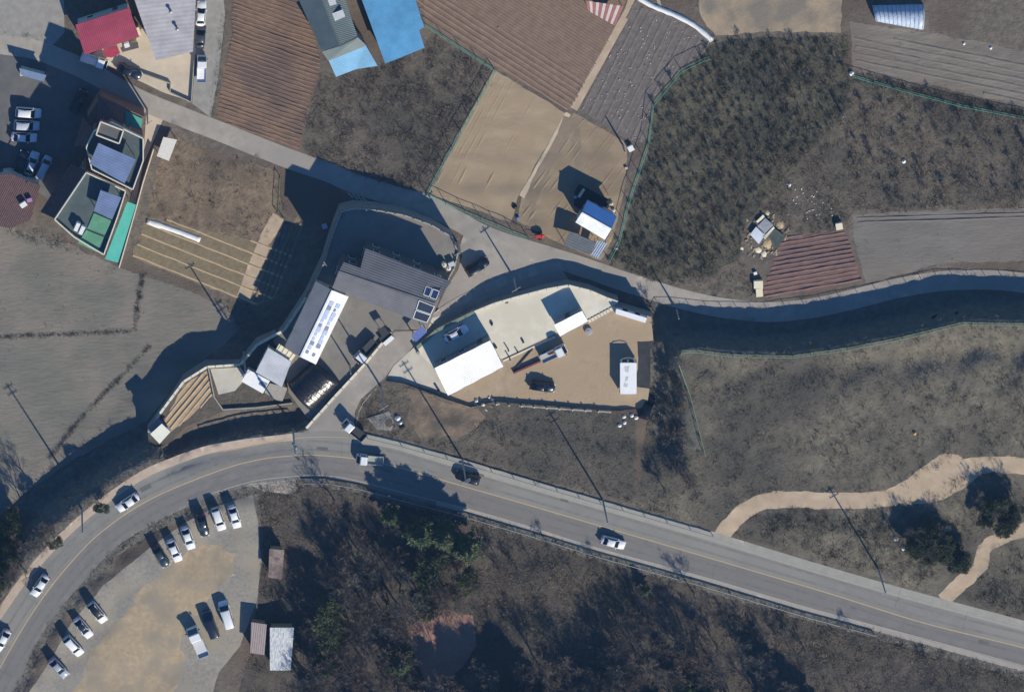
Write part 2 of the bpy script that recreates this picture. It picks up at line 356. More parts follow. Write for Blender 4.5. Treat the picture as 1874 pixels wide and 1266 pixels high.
ORCH = [(1196, 190), (1246, 129), (1300, 85), (1340, 72), (1545, 65), (1552, 200), (1450, 310), (1365, 405), (1352, 470), (1300, 505), (1200, 515), (1114, 480), (1137, 440), (1190, 265)]
SCRUB_N = [(600, 140), (690, 122), (778, 90), (790, 60), (900, 130), (780, 352), (650, 318), (555, 275), (565, 205), (590, 130)]
SCRUB_NE = [(1550, 140), (1700, 165), (2060, 245), (2060, 360), (1780, 372), (1560, 385), (1545, 420), (1432, 428), (1370, 400), (1455, 310), (1550, 205)]
EAST = [(1290, 832), (1262, 722), (1241, 662), (1252, 645), (1340, 653), (1450, 655), (1550, 641), (1650, 621), (1760, 594), (2060, 604), (2060, 1180), (1650, 1070), (1290, 962), (1165, 930), (1180, 780), (1200, 740)]
SOUTHF = [(690, 715), (740, 705), (815, 733), (862, 748), (905, 738), (1000, 745), (1130, 755), (1165, 760), (1160, 920), (980, 876), (860, 842), (740, 806), (660, 790), (655, 740)]
BARE_S = [(750, 715), (815, 733), (880, 745), (895, 765), (850, 800), (770, 805), (745, 780)]
WOODS = [(470, 890), (540, 880), (600, 880), (660, 892), (860, 944), (1100, 1017), (1474, 1124), (2080, 1292), (2080, 1460), (480, 1460), (440, 1266), (470, 1130), (480, 1000)]
LOT = [(462, 905), (473, 960), (478, 1030), (470, 1100), (440, 1180), (400, 1230), (380, 1300), (340, 1460), (-20, 1460), (50, 1270), (85, 1220), (130, 1140), (190, 1070), (270, 1005), (340, 955), (400, 925)]
BANKL = [(11, 935), (130, 850), (260, 775), (320, 830), (400, 800), (560, 770), (600, 780), (520, 792), (380, 812), (256, 860), (111, 970), (11, 1088), (-150, 1320), (-160, 1060)]
BANKS = ROAD_S[2:]
RED = [(745, 1150), (775, 1128), (820, 1115), (865, 1125), (872, 1180), (850, 1215), (800, 1270), (785, 1290), (775, 1240), (760, 1200)]
COURT = [(-100, 95), (30, 100), (90, 108), (170, 140), (195, 160), (150, 260), (95, 370), (60, 345), (-100, 330)]
FORE = [(110, 100), (150, 108), (250, 60), (360, -20), (358, 100), (350, 186), (300, 170), (200, 122), (160, 118)]
LOTNW = [(-160, -100), (115, -100), (118, 60), (95, 85), (-160, 55)]
GARAGE = [(358, -100), (400, -100), (412, 30), (398, 150), (385, 215), (352, 190), (358, 100)]
CLIFF = [(1190, 545), (1290, 575), (1400, 592), (1480, 588), (1560, 570), (1640, 550), (1760, 535), (2060, 560), (2060, 604), (1880, 596), (1760, 594), (1650, 621), (1550, 641), (1450, 655), (1340, 653), (1252, 645), (1241, 662), (1262, 722), (1290, 832), (1200, 800), (1190, 700)]

DIRT = [(300, 1035), (350, 1005), (400, 990), (432, 1010), (430, 1050), (380, 1100), (345, 1140), (330, 1170), (335, 1230), (300, 1300), (120, 1300), (150, 1220), (180, 1170), (220, 1130), (260, 1080)]
CL = smooth([(-60, 1330), (20, 1185), (70, 1105), (120, 1040), (184, 974), (277, 912), (400, 861), (472, 841), (530, 834), (589, 833), (700, 848), (868, 895), (996, 932), (1140, 974), (1202, 992), (1500, 1080), (1687, 1138), (1863, 1182), (2070, 1236)])
# name, outline, material, roughness of the relief (m)
ZONES = [
 ('scrub_ground', SCRUB_N, M_SCRUB, .12), ('scrub_ground', SCRUB_NE, M_SCRUB, .15), ('orchard_ground', ORCH, M_ORCH, .15),
 ('fallow_field', F11, M_F11, .06), ('verge_bank', BANKL, M_BANK, .12), ('woodland_floor', WOODS, M_WOODF, .2),
 ('fallow_slope', EAST, M_EAST, .15), ('grass_slope', SOUTHF, M_SCRUB, .12), ('bare_earth', BARE_S, M_SCRUBT, .1),
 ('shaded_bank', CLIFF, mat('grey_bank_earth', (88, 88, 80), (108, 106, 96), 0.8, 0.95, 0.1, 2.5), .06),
 ('ploughed_field', F1, M_F1, .02), ('ploughed_field', F2, M_F2, .02), ('tilled_field', F3, M_F3, .04), ('tilled_field', F4, M_F4, .03),
 ('mulched_field', F5, M_F5, .03), ('vegetable_field', F6, M_F6, .03), ('weed_plot', F7, M_F7, .15), ('ploughed_field', F8, M_F8, .02),
 ('fallow_field', F9, M_F9, .05), ('fallow_field', F10, M_F10, .06), ('straw_field', F12, M_F12, .05),
 ('footpath', strip([(1190, -100), (1150, 20), (1050, 200)], 14), M_TRACKD, .01),
 ('footpath', strip([(1040, 207), (1000, 280), (955, 360)], 10), mat('pale_path', (188, 170, 144), (202, 186, 160), 0.8, 0.95), .02),
 ('footpath', strip([(1195, -30), (1210, 20)], 6), M_TRACKD, .02),
 ('tilled_track', strip([(1042, 215), (1030, 250), (985, 330), (965, 385)], 22), M_TRACK, .02),
 ('tilled_track', strip([(1052, 215), (1054, 260), (1062, 310), (1062, 340)], 18), M_TRACK, .02),
 ('field_path', strip([(510, 395), (490, 430), (465, 490), (445, 545)], 24), M_TRACKD, .03),
 ('dirt_track', TRACK1P, M_TRACKD, .05), ('dirt_track', smooth([(1610, 902), (1655, 880), (1690, 852), (1725, 830), (1755, 832), (1770, 845), (1800, 850), (1790, 872), (1765, 892), (1715, 916), (1660, 922), (1610, 902)], 8), M_TRACKD, .04), ('dirt_track', TRACK2P, M_TRACKD, .05),
 ('gravel_lot', LOT, M_GRAVEL, .015), ('dirt_patch', DIRT, M_TAN, .1), ('clay_clearing', RED, M_REDCL, .04),
 ('parking_court', COURT, M_COURT, 0), ('forecourt', FORE, M_FORE, 0), ('gravel_lot', LOTNW, M_GREY_SLAB, 0), ('garage_yard', GARAGE, M_GREY_SLAB, 0),
 ('footway', [(268, 205), (300, 215), (262, 300), (248, 372), (236, 372), (262, 290)], M_FORE, .01),
 ('side_lane', SIDE_LANE, M_LANE, 0), ('country_lane', LANE, M_LANE, 0),
 ('verge', offset(ROAD_S[6:], 0)+offset(ROAD_S[6:], 14)[::-1], M_BANK, .08),
 ('main_road', ROAD, M_ASPH, 0), ('road_lane', CL+[p for p in ROAD_S[::-1] if p[0] > -60], M_ASPH2, 0),
 ('road_shoulder', ROAD_N[68:]+offset(ROAD_N, 18)[68:][::-1], mat('dusty_shoulder', (148, 146, 138), (160, 157, 148), 0.6, 0.9, 0.008, 14), 0), ('road_shoulder', ROAD_S[78:]+offset(ROAD_S, -9)[78:][::-1], mat('dusty_shoulder_b', (152, 146, 138), (166, 158, 148), 0.6, 0.9, 0.008, 14), 0),
 ('pavement', ROAD_N[4:62]+offset(ROAD_N, 15)[4:62][::-1], M_WALK, 0),
 ('lay_by', [(455, 885), (540, 877), (548, 900), (530, 905), (480, 898)], M_LANE, 0),
]
PZONES = {'left_yard': [('yard_paving', PL, M_LYARD, 0)],
 'house_terrace': [('garden_soil', PH, M_SCRUB, .05), ('vegetable_bed', [(300, 770), (335, 705), (380, 676), (388, 725), (345, 765), (312, 790)], M_F6R, .03), ('garden_paving', [(385, 675), (440, 672), (452, 690), (430, 715), (400, 722)], M_APRON, 0)],
 'centre': [('dirt_yard', PC, M_YARD, .03), ('concrete_apron', [(757, 636), (790, 660), (820, 722), (740, 700), (705, 694), (720, 668)], M_APRON, 0),
            ('concrete_yard', [(757, 636), (800, 600), (868, 568), (905, 553), (950, 540), (1000, 527), (1040, 520), (1080, 530), (1110, 543), (1132, 550), (1128, 556), (1075, 584), (1020, 608), (920, 656), (797, 676)], M_CREAM, 0),
            ('weed_mat', [(1166, 624), (1195, 622), (1192, 700), (1188, 712), (1166, 708)], M_MAT, .04)]}
def rough(poly, amp, seed=0):
    if amp <= 0.01: return poly
    d = np.array(dens(poly, 7, True)); k = min(1.0, amp*12)
    n1 = vnoise(d[:, 0]/16, d[:, 1]/16, 5)-.5+0.6*(vnoise(d[:, 0]/6, d[:, 1]/6, 6)-.5); n2 = vnoise(d[:, 0]/16, d[:, 1]/16, 7)-.5+0.6*(vnoise(d[:, 0]/6, d[:, 1]/6, 8)-.5)
    k *= 2.2 if amp == .1 else 1.0
    return [(x+a*7*k, y+b*7*k) for (x, y), a, b in zip(d, n1, n2)]
def triangulate(polys, bbox, step, jitter=0.35):
    x0, y0, x1, y1 = bbox; pts = []
    ys = np.arange(y0, y1+step, step); xs = np.arange(x0, x1+step, step)
    gx, gy = np.meshgrid(xs, ys); gx = gx.astype(float); gy = gy.astype(float)
    gx[1:-1, 1:-1] += RNG.uniform(-jitter, jitter, gx[1:-1, 1:-1].shape)*step; gy[1:-1, 1:-1] += RNG.uniform(-jitter, jitter, gy[1:-1, 1:-1].shape)*step
    pts = list(zip(gx.ravel(), gy.ravel())); edges = []
    for poly in polys:
        d = [(min(max(x, x0), x1), min(max(y, y0), y1)) for x, y in dens(poly, 14, True)]
        o = len(pts); pts += d; edges += [(o+i, o+(i+1) % len(d)) for i in range(len(d))]
    r = delaunay_2d_cdt([Vector(p) for p in pts], edges, [], 0, 1e-3)
    V = np.array([(v.x, v.y) for v in r[0]]); F = np.array([tuple(f) for f in r[2]])
    return V, F
def make_zones(zones, bbox, step, zfun, skip=(), base=None, plat=None):
    zones = [(z[0], z[1] if z[1] is plat else rough(z[1], z[3]), z[2], z[3]) for z in zones]
    V, F = triangulate([z[1] for z in zones]+list(skip), bbox, step)
    cen = V[F].mean(1); zi = np.full(len(F), -1); vz = np.full(len(V), -1)
    for i, z in enumerate(zones):
        zi[inpoly(cen[:, 0], cen[:, 1], z[1])] = i; vz[inpoly(V[:, 0], V[:, 1], z[1])] = i
    keep = np.ones(len(F), bool)
    for s in skip: keep &= ~inpoly(cen[:, 0], cen[:, 1], s)
    if plat is not None: keep &= inpoly(cen[:, 0], cen[:, 1], plat)
    amp = np.array([z[3] for z in zones]+[0.12])[vz]
    h = zfun(V[:, 0], V[:, 1])
    X = PN(V[:, 0], V[:, 1], h)
    n = vnoise(X[:, 0]*0.9, X[:, 1]*0.9, 1)+0.5*vnoise(X[:, 0]*2.1, X[:, 1]*2.1, 2)-0.75
    X[:, 2] += amp*n*1.3
    objs = []
    for i in range(-1, len(zones)):
        f = F[(zi == i) & keep]
        if len(f) == 0: objs.append(None); continue
        u, inv = np.unique(f, return_inverse=True); f2 = inv.reshape(f.shape)
        # upward normals
        a = X[f]; nz = np.cross(a[:, 1]-a[:, 0], a[:, 2]-a[:, 0])[:, 2]; f2[nz < 0] = f2[nz < 0][:, ::-1]
        nm, mt = ((base or (zones[0][0], zones[0][2])) if i < 0 else (zones[i][0], zones[i][2]))
        o = bpy.data.objects.new(nm, np_mesh(nm, X[u], f2, mt, True)); COL.objects.link(o); tag(o, kind='structure'); objs.append(o)
    return objs[1:]
ZO = make_zones(ZONES, (-180, -180, 2070, 1460), 9, HT, [PL, PH, PC], ('ground', M_GROUND))
ZOBJ = {}
for z, o in zip(ZONES, ZO): ZOBJ.setdefault(z[0]+str(len([k for k in ZOBJ if k.startswith(z[0])])), o)
ZMAP = {id(z[1]): o for z, o in zip(ZONES, ZO)}
for nm, poly, zp in PLATS:
    xs = [p[0] for p in poly]; ys = [p[1] for p in poly]
    make_zones(PZONES[nm], (min(xs)-10, min(ys)-10, max(xs)+10, max(ys)+10), 10, lambda a, b: np.full(len(a), zp), plat=poly)
# far ground out to the horizon
d = MB(); R_ = 1200
d.add([(-R_, -R_, -0.9), (R_, -R_, -0.9), (R_, R_, -0.9), (-R_, R_, -0.9)], [(0, 1, 2, 3)]); tag(d.build('distant_ground', M_GROUND), kind='structure')
# retaining walls of the platforms
M_RETW = mat('retaining_wall_concrete', (132, 130, 124), (150, 147, 140), 0.7, 0.9, 0.03, 3)
for (nm, poly, zp), lab in zip(PLATS, ['grey concrete retaining wall around the dark-roofed building yard', 'grey retaining wall under the small house terrace', 'grey concrete retaining wall under the cream concrete yard']):
    m = MB(); pts = [P(x, y, zp-0.02) for x, y in dens(poly, 25, True)]; n = len(pts); ce = sum(pts, Vector())/n
    vs = []
    for p in pts: vs += [p, Vector((p.x, p.y, -0.6))]
    m.add(vs, [(2*i, 2*i+1, (2*i+3) % (2*n), (2*i+2) % (2*n)) for i in range(n)])
    tag(m.build('retaining_wall', M_RETW, loc=(ce.x, ce.y, 0)), lab, 'wall')

# soil ridges and painted lines
def ridge_runs(poly, a, b, spacing, step=22, wob=0.0, phase=0.5):
    dx, dy = b[0]-a[0], b[1]-a[1]; l = math.hypot(dx, dy); dx /= l; dy /= l; nx, ny = -dy, dx
    ss = [(p[0]*nx+p[1]*ny) for p in poly]; ts = [(p[0]*dx+p[1]*dy) for p in poly]; out = []
    s = min(ss)+spacing*phase
    while s < max(ss):
        tt = np.arange(min(ts), max(ts), 3.0); x = dx*tt+nx*s; y = dy*tt+ny*s
        ins = inpoly(x, y, poly); i = 0
        while i < len(ins):
            if ins[i]:
                j = i
                while j+1 < len(ins) and ins[j+1]: j += 1
                if (j-i)*3 > 25:
                    k = max(2, int((j-i)*3/step)); idx = np.linspace(i, j, k).astype(int)
                    out.append([(x[q]+nx*random.uniform(-wob, wob), y[q]+ny*random.uniform(-wob, wob)) for q in idx])
                i = j
            i += 1
        s += spacing
    return out
def furrows(poly, a, b, spacing, wpx, h, m, name='soil_ridge', wob=0.5, skip=0.0, step=22, zfun=HT):
    par = ZMAP.get(id(poly))
    for run in ridge_runs(poly, a, b, spacing, step, wob):
        if random.random() < skip: continue
        L = offset(run, wpx/2); R = offset(run, -wpx/2); Li = offset(run, wpx*0.16); Ri = offset(run, -wpx*0.16); hh = h*random.uniform(0.75, 1.2); vs = []
        xs = np.array([p for q in zip(L, Li, Ri, R) for p in q]); zz = zfun(xs[:, 0], xs[:, 1]); X = PN(xs[:, 0], xs[:, 1], zz)
        n = len(run); hv = hh*RNG.uniform(0.55, 1.25, n); X[1::4, 2] += hv; X[2::4, 2] += hv*RNG.uniform(0.8, 1.1, n); X[0::4, 2] -= 0.05; X[3::4, 2] -= 0.05
        F = np.array([(4*i+k, 4*i+k+1, 4*i+5+k, 4*i+4+k) for i in range(n-1) for k in range(3)])
        a3 = X[F[0][:3]]
        if np.cross(a3[1]-a3[0], a3[2]-a3[0])[2] < 0: F = F[:, ::-1]
        o = bpy.data.objects.new(name, np_mesh(name, X, F, m)); COL.objects.link(o)
        if par: o.parent = par
        else: tag(o, kind='structure')
furrows(F1, (400, 180), (560, 235), 7.5, 4.4, 0.11, M_F1R, wob=1.1, step=13)
F2A = [(1000, -100), (1190, -100), (1140, 15), (1110, 85), (1075, 145), (850, 10), (770, -60), (800, -100)]
F2B = [(735, -70), (772, -56), (848, 12), (1073, 147), (1045, 203), (905, 122), (778, 42)]
ZMAP[id(F2A)] = ZMAP[id(F2B)] = ZMAP[id(F2)]
furrows(F2B, (780, 42), (905, 122), 9.5, 6.0, 0.15, M_F2R, wob=0.6, step=16)
furrows(F2A, (780, 42), (905, 122), 5.2, 3.4, 0.06, M_F2R, wob=0.5, step=20)
furrows(F6, (270, 420), (470, 500), 21, 5, 0.10, M_F6R, name='sand_ridge', wob=0.8)
furrows(F8, (1395, 500), (1570, 470), 8.2, 5.0, 0.13, M_F8R, wob=0.7, step=13)
furrows(F5, (1060, 200), (1150, 20), 15, 8, 0.06, M_F5, wob=0.6)
furrows(F3, (790, 345), (900, 140), 12, 5, 0.018, M_F3, name='tillage_ridge', wob=1.2, skip=0.45, step=30)
furrows(F4, (1000, 400), (1110, 250), 14, 5, 0.018, M_F4, name='tillage_ridge', wob=1.2, skip=0.5, step=30)
BED = PZONES['house_terrace'][1][1]
furrows(BED, (305, 775), (375, 690), 9, 5, 0.14, M_F6R, wob=0.5, zfun=lambda a, b: np.full(len(a), 3.4))
furrows([(508, 425), (552, 405), (520, 490), (500, 545), (462, 555)], (470, 550), (520, 420), 9, 6, 0.2, M_GROUND, wob=1)
F9B = [(1565, 392), (1780, 386), (2060, 372), (2060, 400), (1780, 402), (1570, 410)]
furrows(F9B, (1565, 400), (1800, 393), 8, 5, 0.12, M_F9, wob=0.5, step=40)

F10S = [(1562, 60), (1700, 82), (2060, 150), (2060, 225), (1874, 188), (1700, 148), (1566, 124)]; ZMAP[id(F10S)] = ZMAP[id(F10)]
furrows(F10S, (1560, 90), (1870, 152), 13, 7, 0.1, M_F9, wob=0.8, step=30)
YEL = mat('faded_yellow_paint', (184, 160, 126), (166, 150, 126), 2.0, 0.8)
WHT = mat('faded_white_paint', (176, 168, 152), (156, 150, 140), 2.0, 0.8)
def painted(name, pts, w, m, par, dz=0.012):
    L = offset(pts, w/2); R = offset(pts, -w/2); xs = np.array([p for q in zip(L, R) for p in q]); X = PN(xs[:, 0], xs[:, 1], HT(xs[:, 0], xs[:, 1])+dz)
    F = np.array([(2*i, 2*i+1, 2*i+3, 2*i+2) for i in range(len(pts)-1)]); a3 = X[F[0][:3]]
    if np.cross(a3[1]-a3[0], a3[2]-a3[0])[2] < 0: F = F[:, ::-1]
    o = bpy.data.objects.new(name, np_mesh(name, X, F, m)); COL.objects.link(o); o.parent = par; return o
RD = ZMAP[id(ROAD)]
painted('centre_line', CL, 2.3, YEL, RD, 0.02)
painted('edge_line', smooth([(683, 810), (780, 832), (898, 868), (996, 896), (1140, 938), (1300, 985), (1474, 1040), (1650, 1090), (1863, 1148), (2070, 1205)]), 1.5, WHT, RD, 0.02)
painted('edge_line', smooth([(380, 905), (460, 881), (540, 871), (600, 870), (660, 881), (740, 902), (860, 932), (980, 967), (1100, 1004), (1290, 1056), (1474, 1110), (1680, 1165), (1863, 1215), (2070, 1275)]), 1.5, WHT, RD, 0.02)
painted('edge_line', smooth([(400, 828), (480, 812), (560, 800), (640, 800)]), 1.3, YEL, RD, 0.02)
SL = ZMAP[id(SIDE_LANE)]
painted('edge_line', [(722, 612), (672, 668), (615, 728), (562, 790)], 1.2, WHT, SL, 0.02)
painted('edge_line', smooth([(655, 795), (653, 770), (664, 738), (690, 710)]), 1.4, WHT, SL, 0.02)
LN = ZMAP[id(LANE)]
for k in range(4):
    painted('crossing_mark', [(646+k*9, 345+k*3-4), (656+k*9, 357+k*3-4)], 2.6, WHT, LN, 0.025)
    painted('crossing_mark', [(636+k*9, 352+k*3), (646+k*9, 362+k*3)], 2.6, WHT, LN, 0.025)

# wear on the carriageway
WEAR = mat('polished_wheel_track', (118, 116, 112), (132, 129, 124), 0.9, 0.8, 0.004, 20); WEAR2 = mat('polished_wheel_track_b', (108, 105, 103), (121, 118, 115), 0.9, 0.8, 0.004, 20); PATCH = mat('repair_patch_asphalt', (96, 95, 94), (108, 107, 105), 1.5, 0.85)
NL = offset(CL, -17); S_L = offset(CL, 19)
for base_, m_ in ((NL, WEAR), (S_L, WEAR2)):
    for d_ in (-8, 8): painted('tyre_track', offset(base_, d_)[3:-2], 4.5, m_, RD, 0.008)
R3 = random.Random(77)
for k in range(26):
    i = R3.randint(6, len(CL)-6); b = (NL if k % 2 else S_L)[i]; n_ = (NL if k % 2 else S_L)[i+1]; dx, dy = n_[0]-b[0], n_[1]-b[1]; l_ = math.hypot(dx, dy); dx /= l_; dy /= l_; o_ = R3.uniform(-12, 12); L_ = R3.uniform(5, 22); c_ = (b[0]-dy*o_, b[1]+dx*o_)
    if k < 9: painted('repair_patch', [(c_[0]-dx*L_/2, c_[1]-dy*L_/2), (c_[0]+dx*L_/2, c_[1]+dy*L_/2)], R3.uniform(3, 8), PATCH, RD, 0.014)
    else:
        pts = [(c_[0]-dy*t_+dx*R3.uniform(-2, 2), c_[1]+dx*t_+dy*R3.uniform(-2, 2)) for t_ in np.linspace(-16, 16, 7)]; painted('crack', pts, 0.5, PATCH, RD, 0.017)
# ------------------------------------------------------------------ buildings
UP = Vector((0, 0, 1))
def ang(a, b): return math.atan2(b.y-a.y, b.x-a.x)
def inset(poly, d):
    "shrink a convex-ish world polygon (z kept) by d metres"
    n = len(poly); area = sum(poly[i].x*poly[(i+1) % n].y-poly[(i+1) % n].x*poly[i].y for i in range(n)); sg = 1 if area > 0 else -1; out = []
    for i in range(n):
        p0, p1, p2 = poly[i-1], poly[i], poly[(i+1) % n]
        e1 = Vector((p1.x-p0.x, p1.y-p0.y)).normalized(); e2 = Vector((p2.x-p1.x, p2.y-p1.y)).normalized()
        n1 = Vector((-e1.y, e1.x))*sg; n2 = Vector((-e2.y, e2.x))*sg; k = 1+n1.dot(n2)
        q = (n1+n2)*(d/max(k, 0.3)); out.append(Vector((p1.x+q.x, p1.y+q.y, p1.z)))
    return out
def walls(t, tops, zb, m, openings=True, winz=1.0, name='wall'):
    "wall panels under a list of (x,y,ztop) corners, with windows and a door"
    n = len(tops); w = MB(); vs = [Vector(p) for p in tops]+[Vector((p.x, p.y, zb)) for p in tops]
    w.add(vs, [(i, i+n, (i+1) % n+n, (i+1) % n) for i in range(n)]); wall = w.build(name, m, t)
    if not openings: return wall
    area = sum(tops[i].x*tops[(i+1) % n].y-tops[(i+1) % n].x*tops[i].y for i in range(n)); sg = 1 if area > 0 else -1
    door = False
    for i in range(n):
        a, b = tops[i], tops[(i+1) % n]; L = math.hypot(b.x-a.x, b.y-a.y); hgt = min(a.z, b.z)-zb
        if L < 2.4 or hgt < 1.9: continue
        d = Vector((b.x-a.x, b.y-a.y, 0))/L; nrm = Vector((d.y, -d.x, 0))*sg; rz = math.atan2(d.y, d.x)
        k = max(1, int(L/3.4)); levels = max(1, int(hgt/2.9))
        for lv in range(levels):
            for j in range(k):
                c = a+d*(L*(j+0.5)/k); base = zb+lv*2.9
                if not door and lv == 0 and (j == k-1) and L > 3:
                    door = True; p = Vector((c.x, c.y, base+1.0))+nrm*0.04
                    dr = MB().box(p, (0.95, 0.1, 2.0), rz).build('door', mat('door_paint', (96, 84, 72), rough=0.6), t); MB().box(p+nrm*0.08+d*0.35, (0.05, 0.08, 0.16), rz).build('handle', STEEL, dr); continue
                p = Vector((c.x, c.y, base+winz+0.5))+nrm*0.03
                f = MB().box(p, (1.3, 0.08, 1.05), rz).build('window', WHITEP, t); MB().box(p+nrm*0.03, (1.14, 0.06, 0.9), rz).build('pane', WGLASS, f)
    return wall
def roofmat(name, c, a, sp=0.3, c2=None, rough=0.5, depth=0.03, metal=0.0):
    return mat(name, tuple(int(v*0.94) for v in c), c2 or tuple(min(255, int(v*1.06)+2) for v in c), 0.35, rough, depth, wave=(a, sp), metal=metal, spec=0.4)
def gable(name, label, cat, px, ze, zr, zb, rmat, wmat, over=0.35, rmat2=None, caps=True, group=None, openings=True, ridge_mat=None):
    "px: four eave corners at height ze, ridge runs parallel to px0-px1"
    A, B, C, D = [P(x, y, ze) for x, y in px]; ce = (A+B+C+D)/4; t = thing(name, label, cat, (ce.x, ce.y, zb), group)
    r0 = (A+D)/2; r1 = (B+C)/2; r0.z = r1.z = zr
    MB().slab([A, B, r1, r0], 0.12).build('roof_slope', rmat, t); MB().slab([r0, r1, C, D], 0.12).build('roof_slope', rmat2 or rmat, t)
    if caps: MB().beam(r0+UP*0.05, r1+UP*0.05, 0.36, 0.1).build('ridge_cap', ridge_mat or rmat, t)
    q = inset([A, B, C, D], over); tops = []
    k0 = (q[0]+q[3])/2; k1 = (q[1]+q[2])/2; lower = 0.14
    w = MB(); zt = ze-lower+over*0.3
    poly = [q[0], q[1], k1, q[2], q[3], k0]; poly = [Vector((p.x, p.y, zt if i not in (2, 5) else zr-0.2)) for i, p in enumerate(poly)]
    walls(t, poly, zb, wmat, False)
    if openings: opening_set(t, [Vector((p.x, p.y, zt)) for p in q], zb)
    return t
def opening_set(t, tops, zb):
    n = len(tops); area = sum(tops[i].x*tops[(i+1) % n].y-tops[(i+1) % n].x*tops[i].y for i in range(n)); sg = 1 if area > 0 else -1; door = False
    for i in range(n):
        a, b = tops[i], tops[(i+1) % n]; L = math.hypot(b.x-a.x, b.y-a.y); hgt = min(a.z, b.z)-zb
        if L < 2.4 or hgt < 1.9: continue
        d = Vector((b.x-a.x, b.y-a.y, 0))/L; nrm = Vector((d.y, -d.x, 0))*sg; rz = math.atan2(d.y, d.x); k = max(1, int(L/3.4))
        for j in range(k):
            c = a+d*(L*(j+0.5)/k)
            if not door and j == k-1 and L > 3:
                door = True; p = Vector((c.x, c.y, zb+1.0))+nrm*0.04
                dr = MB().box(p, (0.95, 0.1, 2.0), rz).build('door', mat('door_paint', (96, 84, 72), rough=0.6), t); MB().box(p+nrm*0.08+d*0.35, (0.05, 0.08, 0.16), rz).build('handle', STEEL, dr); continue
            p = Vector((c.x, c.y, zb+1.5))+nrm*0.03
            f = MB().box(p, (1.3, 0.08, 1.05), rz).build('window', WHITEP, t); MB().box(p+nrm*0.03, (1.14, 0.06, 0.9), rz).build('pane', WGLASS, f)
def flat(name, label, cat, px, zs, zb, rmat, wmat, over=0.25, th=0.14, openings=True, group=None, wall_=True, rim=None):
    "single-slope or flat roof; zs one height or one per corner (pixels taken at that height)"
    if not isinstance(zs, (list, tuple)): zs = [zs]*len(px)
    Q = [P(x, y, z) for (x, y), z in zip(px, zs)]; ce = sum(Q, Vector())/len(Q); t = thing(name, label, cat, (ce.x, ce.y, zb), group)
    MB().slab(Q, th).build('roof', rmat, t)
    if wall_:
        q = [p-UP*(th-0.01) for p in inset(Q, over)]; walls(t, q, zb, wmat, openings)
    if rim:
        n = len(Q)
        for i in range(n): MB().beam(Q[i]+UP*0.06, Q[(i+1) % n]+UP*0.06, 0.14, 0.2).build('roof_trim', rim, t)
    return t
def posts_roof(name, label, cat, px, zs, zb, rmat, pmat, group=None, th=0.06):
    if not isinstance(zs, (list, tuple)): zs = [zs]*len(px)
    Q = [P(x, y, z) for (x, y), z in zip(px, zs)]; ce = sum(Q, Vector())/len(Q); t = thing(name, label, cat, (ce.x, ce.y, zb), group)
    MB().slab(Q, th).build('roof', rmat, t)
    for p in inset(Q, 0.2): MB().beam((p.x, p.y, zb-0.1), (p.x, p.y, p.z-th), 0.1, 0.1).build('post', pmat, t)
    return t

# --- red-roofed house (top left)
RA = math.radians(17)
red = roofmat('red_metal_roof', (158, 58, 82), RA+math.pi/2, 0.35, rough=0.55)
gable('house', 'house with plain crimson red metal roof beside the forecourt', 'house', [(138, 46), (236, 15), (255, 68), (155, 101)], 4.6, 4.66, 0.1, red, PLASTER, caps=False)
t = flat('porch', 'small crimson red canopy at the foot of the red-roofed house', 'porch', [(188, 92), (214, 84), (220, 98), (204, 106), (190, 104)], 3.0, 0.1, mat('red_porch_roof', (176, 62, 84), (150, 48, 70), 1, 0.5), PLASTER, openings=False)
flat('annex', 'dark flat annex with a white tank against the red house', 'annex', [(220, 88), (252, 77), (254, 88), (224, 96)], 3.2, 0.1, mat('dark_flat_roof', (84, 78, 78), (98, 92, 90), 2, 0.9), PLASTER, openings=False)
MB().box(P(232, 82, 3.75), (0.9, 0.8, 1.1), 0.3).build('tank', WHITEP, None) and None
tk = [o for o in COL.objects if o.name == 'tank'][0]; tag(tk, 'small white water tank on the annex of the red house', 'tank')
# --- grey warehouse
gre = roofmat('grey_sheet_roof', (172, 168, 170), math.radians(8), 0.8, rough=0.5, depth=0.012)
t = flat('warehouse', 'large light grey sheet-roofed warehouse beside the red house', 'warehouse', [(225, -60), (362, -60), (353, 95), (285, 111)], [5.4, 5.4, 5.0, 5.0], 0.1, gre, PLASTER)
for x, y in ((312, 20), (324, 52)):
    p = P(x, y, 5.3); v = MB().tube([p, p+UP*0.5], 0.22, 8).build('roof_vent', STEEL, t); MB().tube([p+UP*0.5, p+UP*0.62, p+UP*0.75], [0.36, 0.34, 0.1], 8).build('cap', STEEL, v)
# --- dark green factory
grn = roofmat('dark_green_roof', (78, 92, 98), math.radians(-22), 0.35, rough=0.5); grn2 = roofmat('dark_green_roof_b', (84, 98, 100), math.radians(-22), 0.35, rough=0.5)
t = gable('factory', 'long dark slate-green gabled factory roof with pale skylights', 'factory', [(520, -60), (588, 92), (654, 66), (612, -60)], 6.6, 7.9, 0.1, grn, PLASTER, over=0.5, rmat2=grn2)
for px4, z in (([(603, 27), (627, 18), (632, 31), (609, 41)], 7.55), ([(592, 0), (612, -6), (616, 8), (597, 14)], 7.5)):
    MB().slab([P(x, y, z+0.05) for x, y in px4], 0.08).build('skylight', mat('skylight_fibreglass', (186, 190, 190), (200, 204, 204), 2, 0.5), t)
flat('lean_to', 'dark grey-green lean-to roof on the end of the factory', 'lean-to', [(589, 95), (622, 85), (655, 69), (671, 84), (601, 112)], [5.6, 6.0, 5.6, 4.6, 4.6], 0.1, grn2, PLASTER, openings=False)
lb = roofmat('pale_blue_roof', (112, 166, 200), math.radians(-22), 0.3)
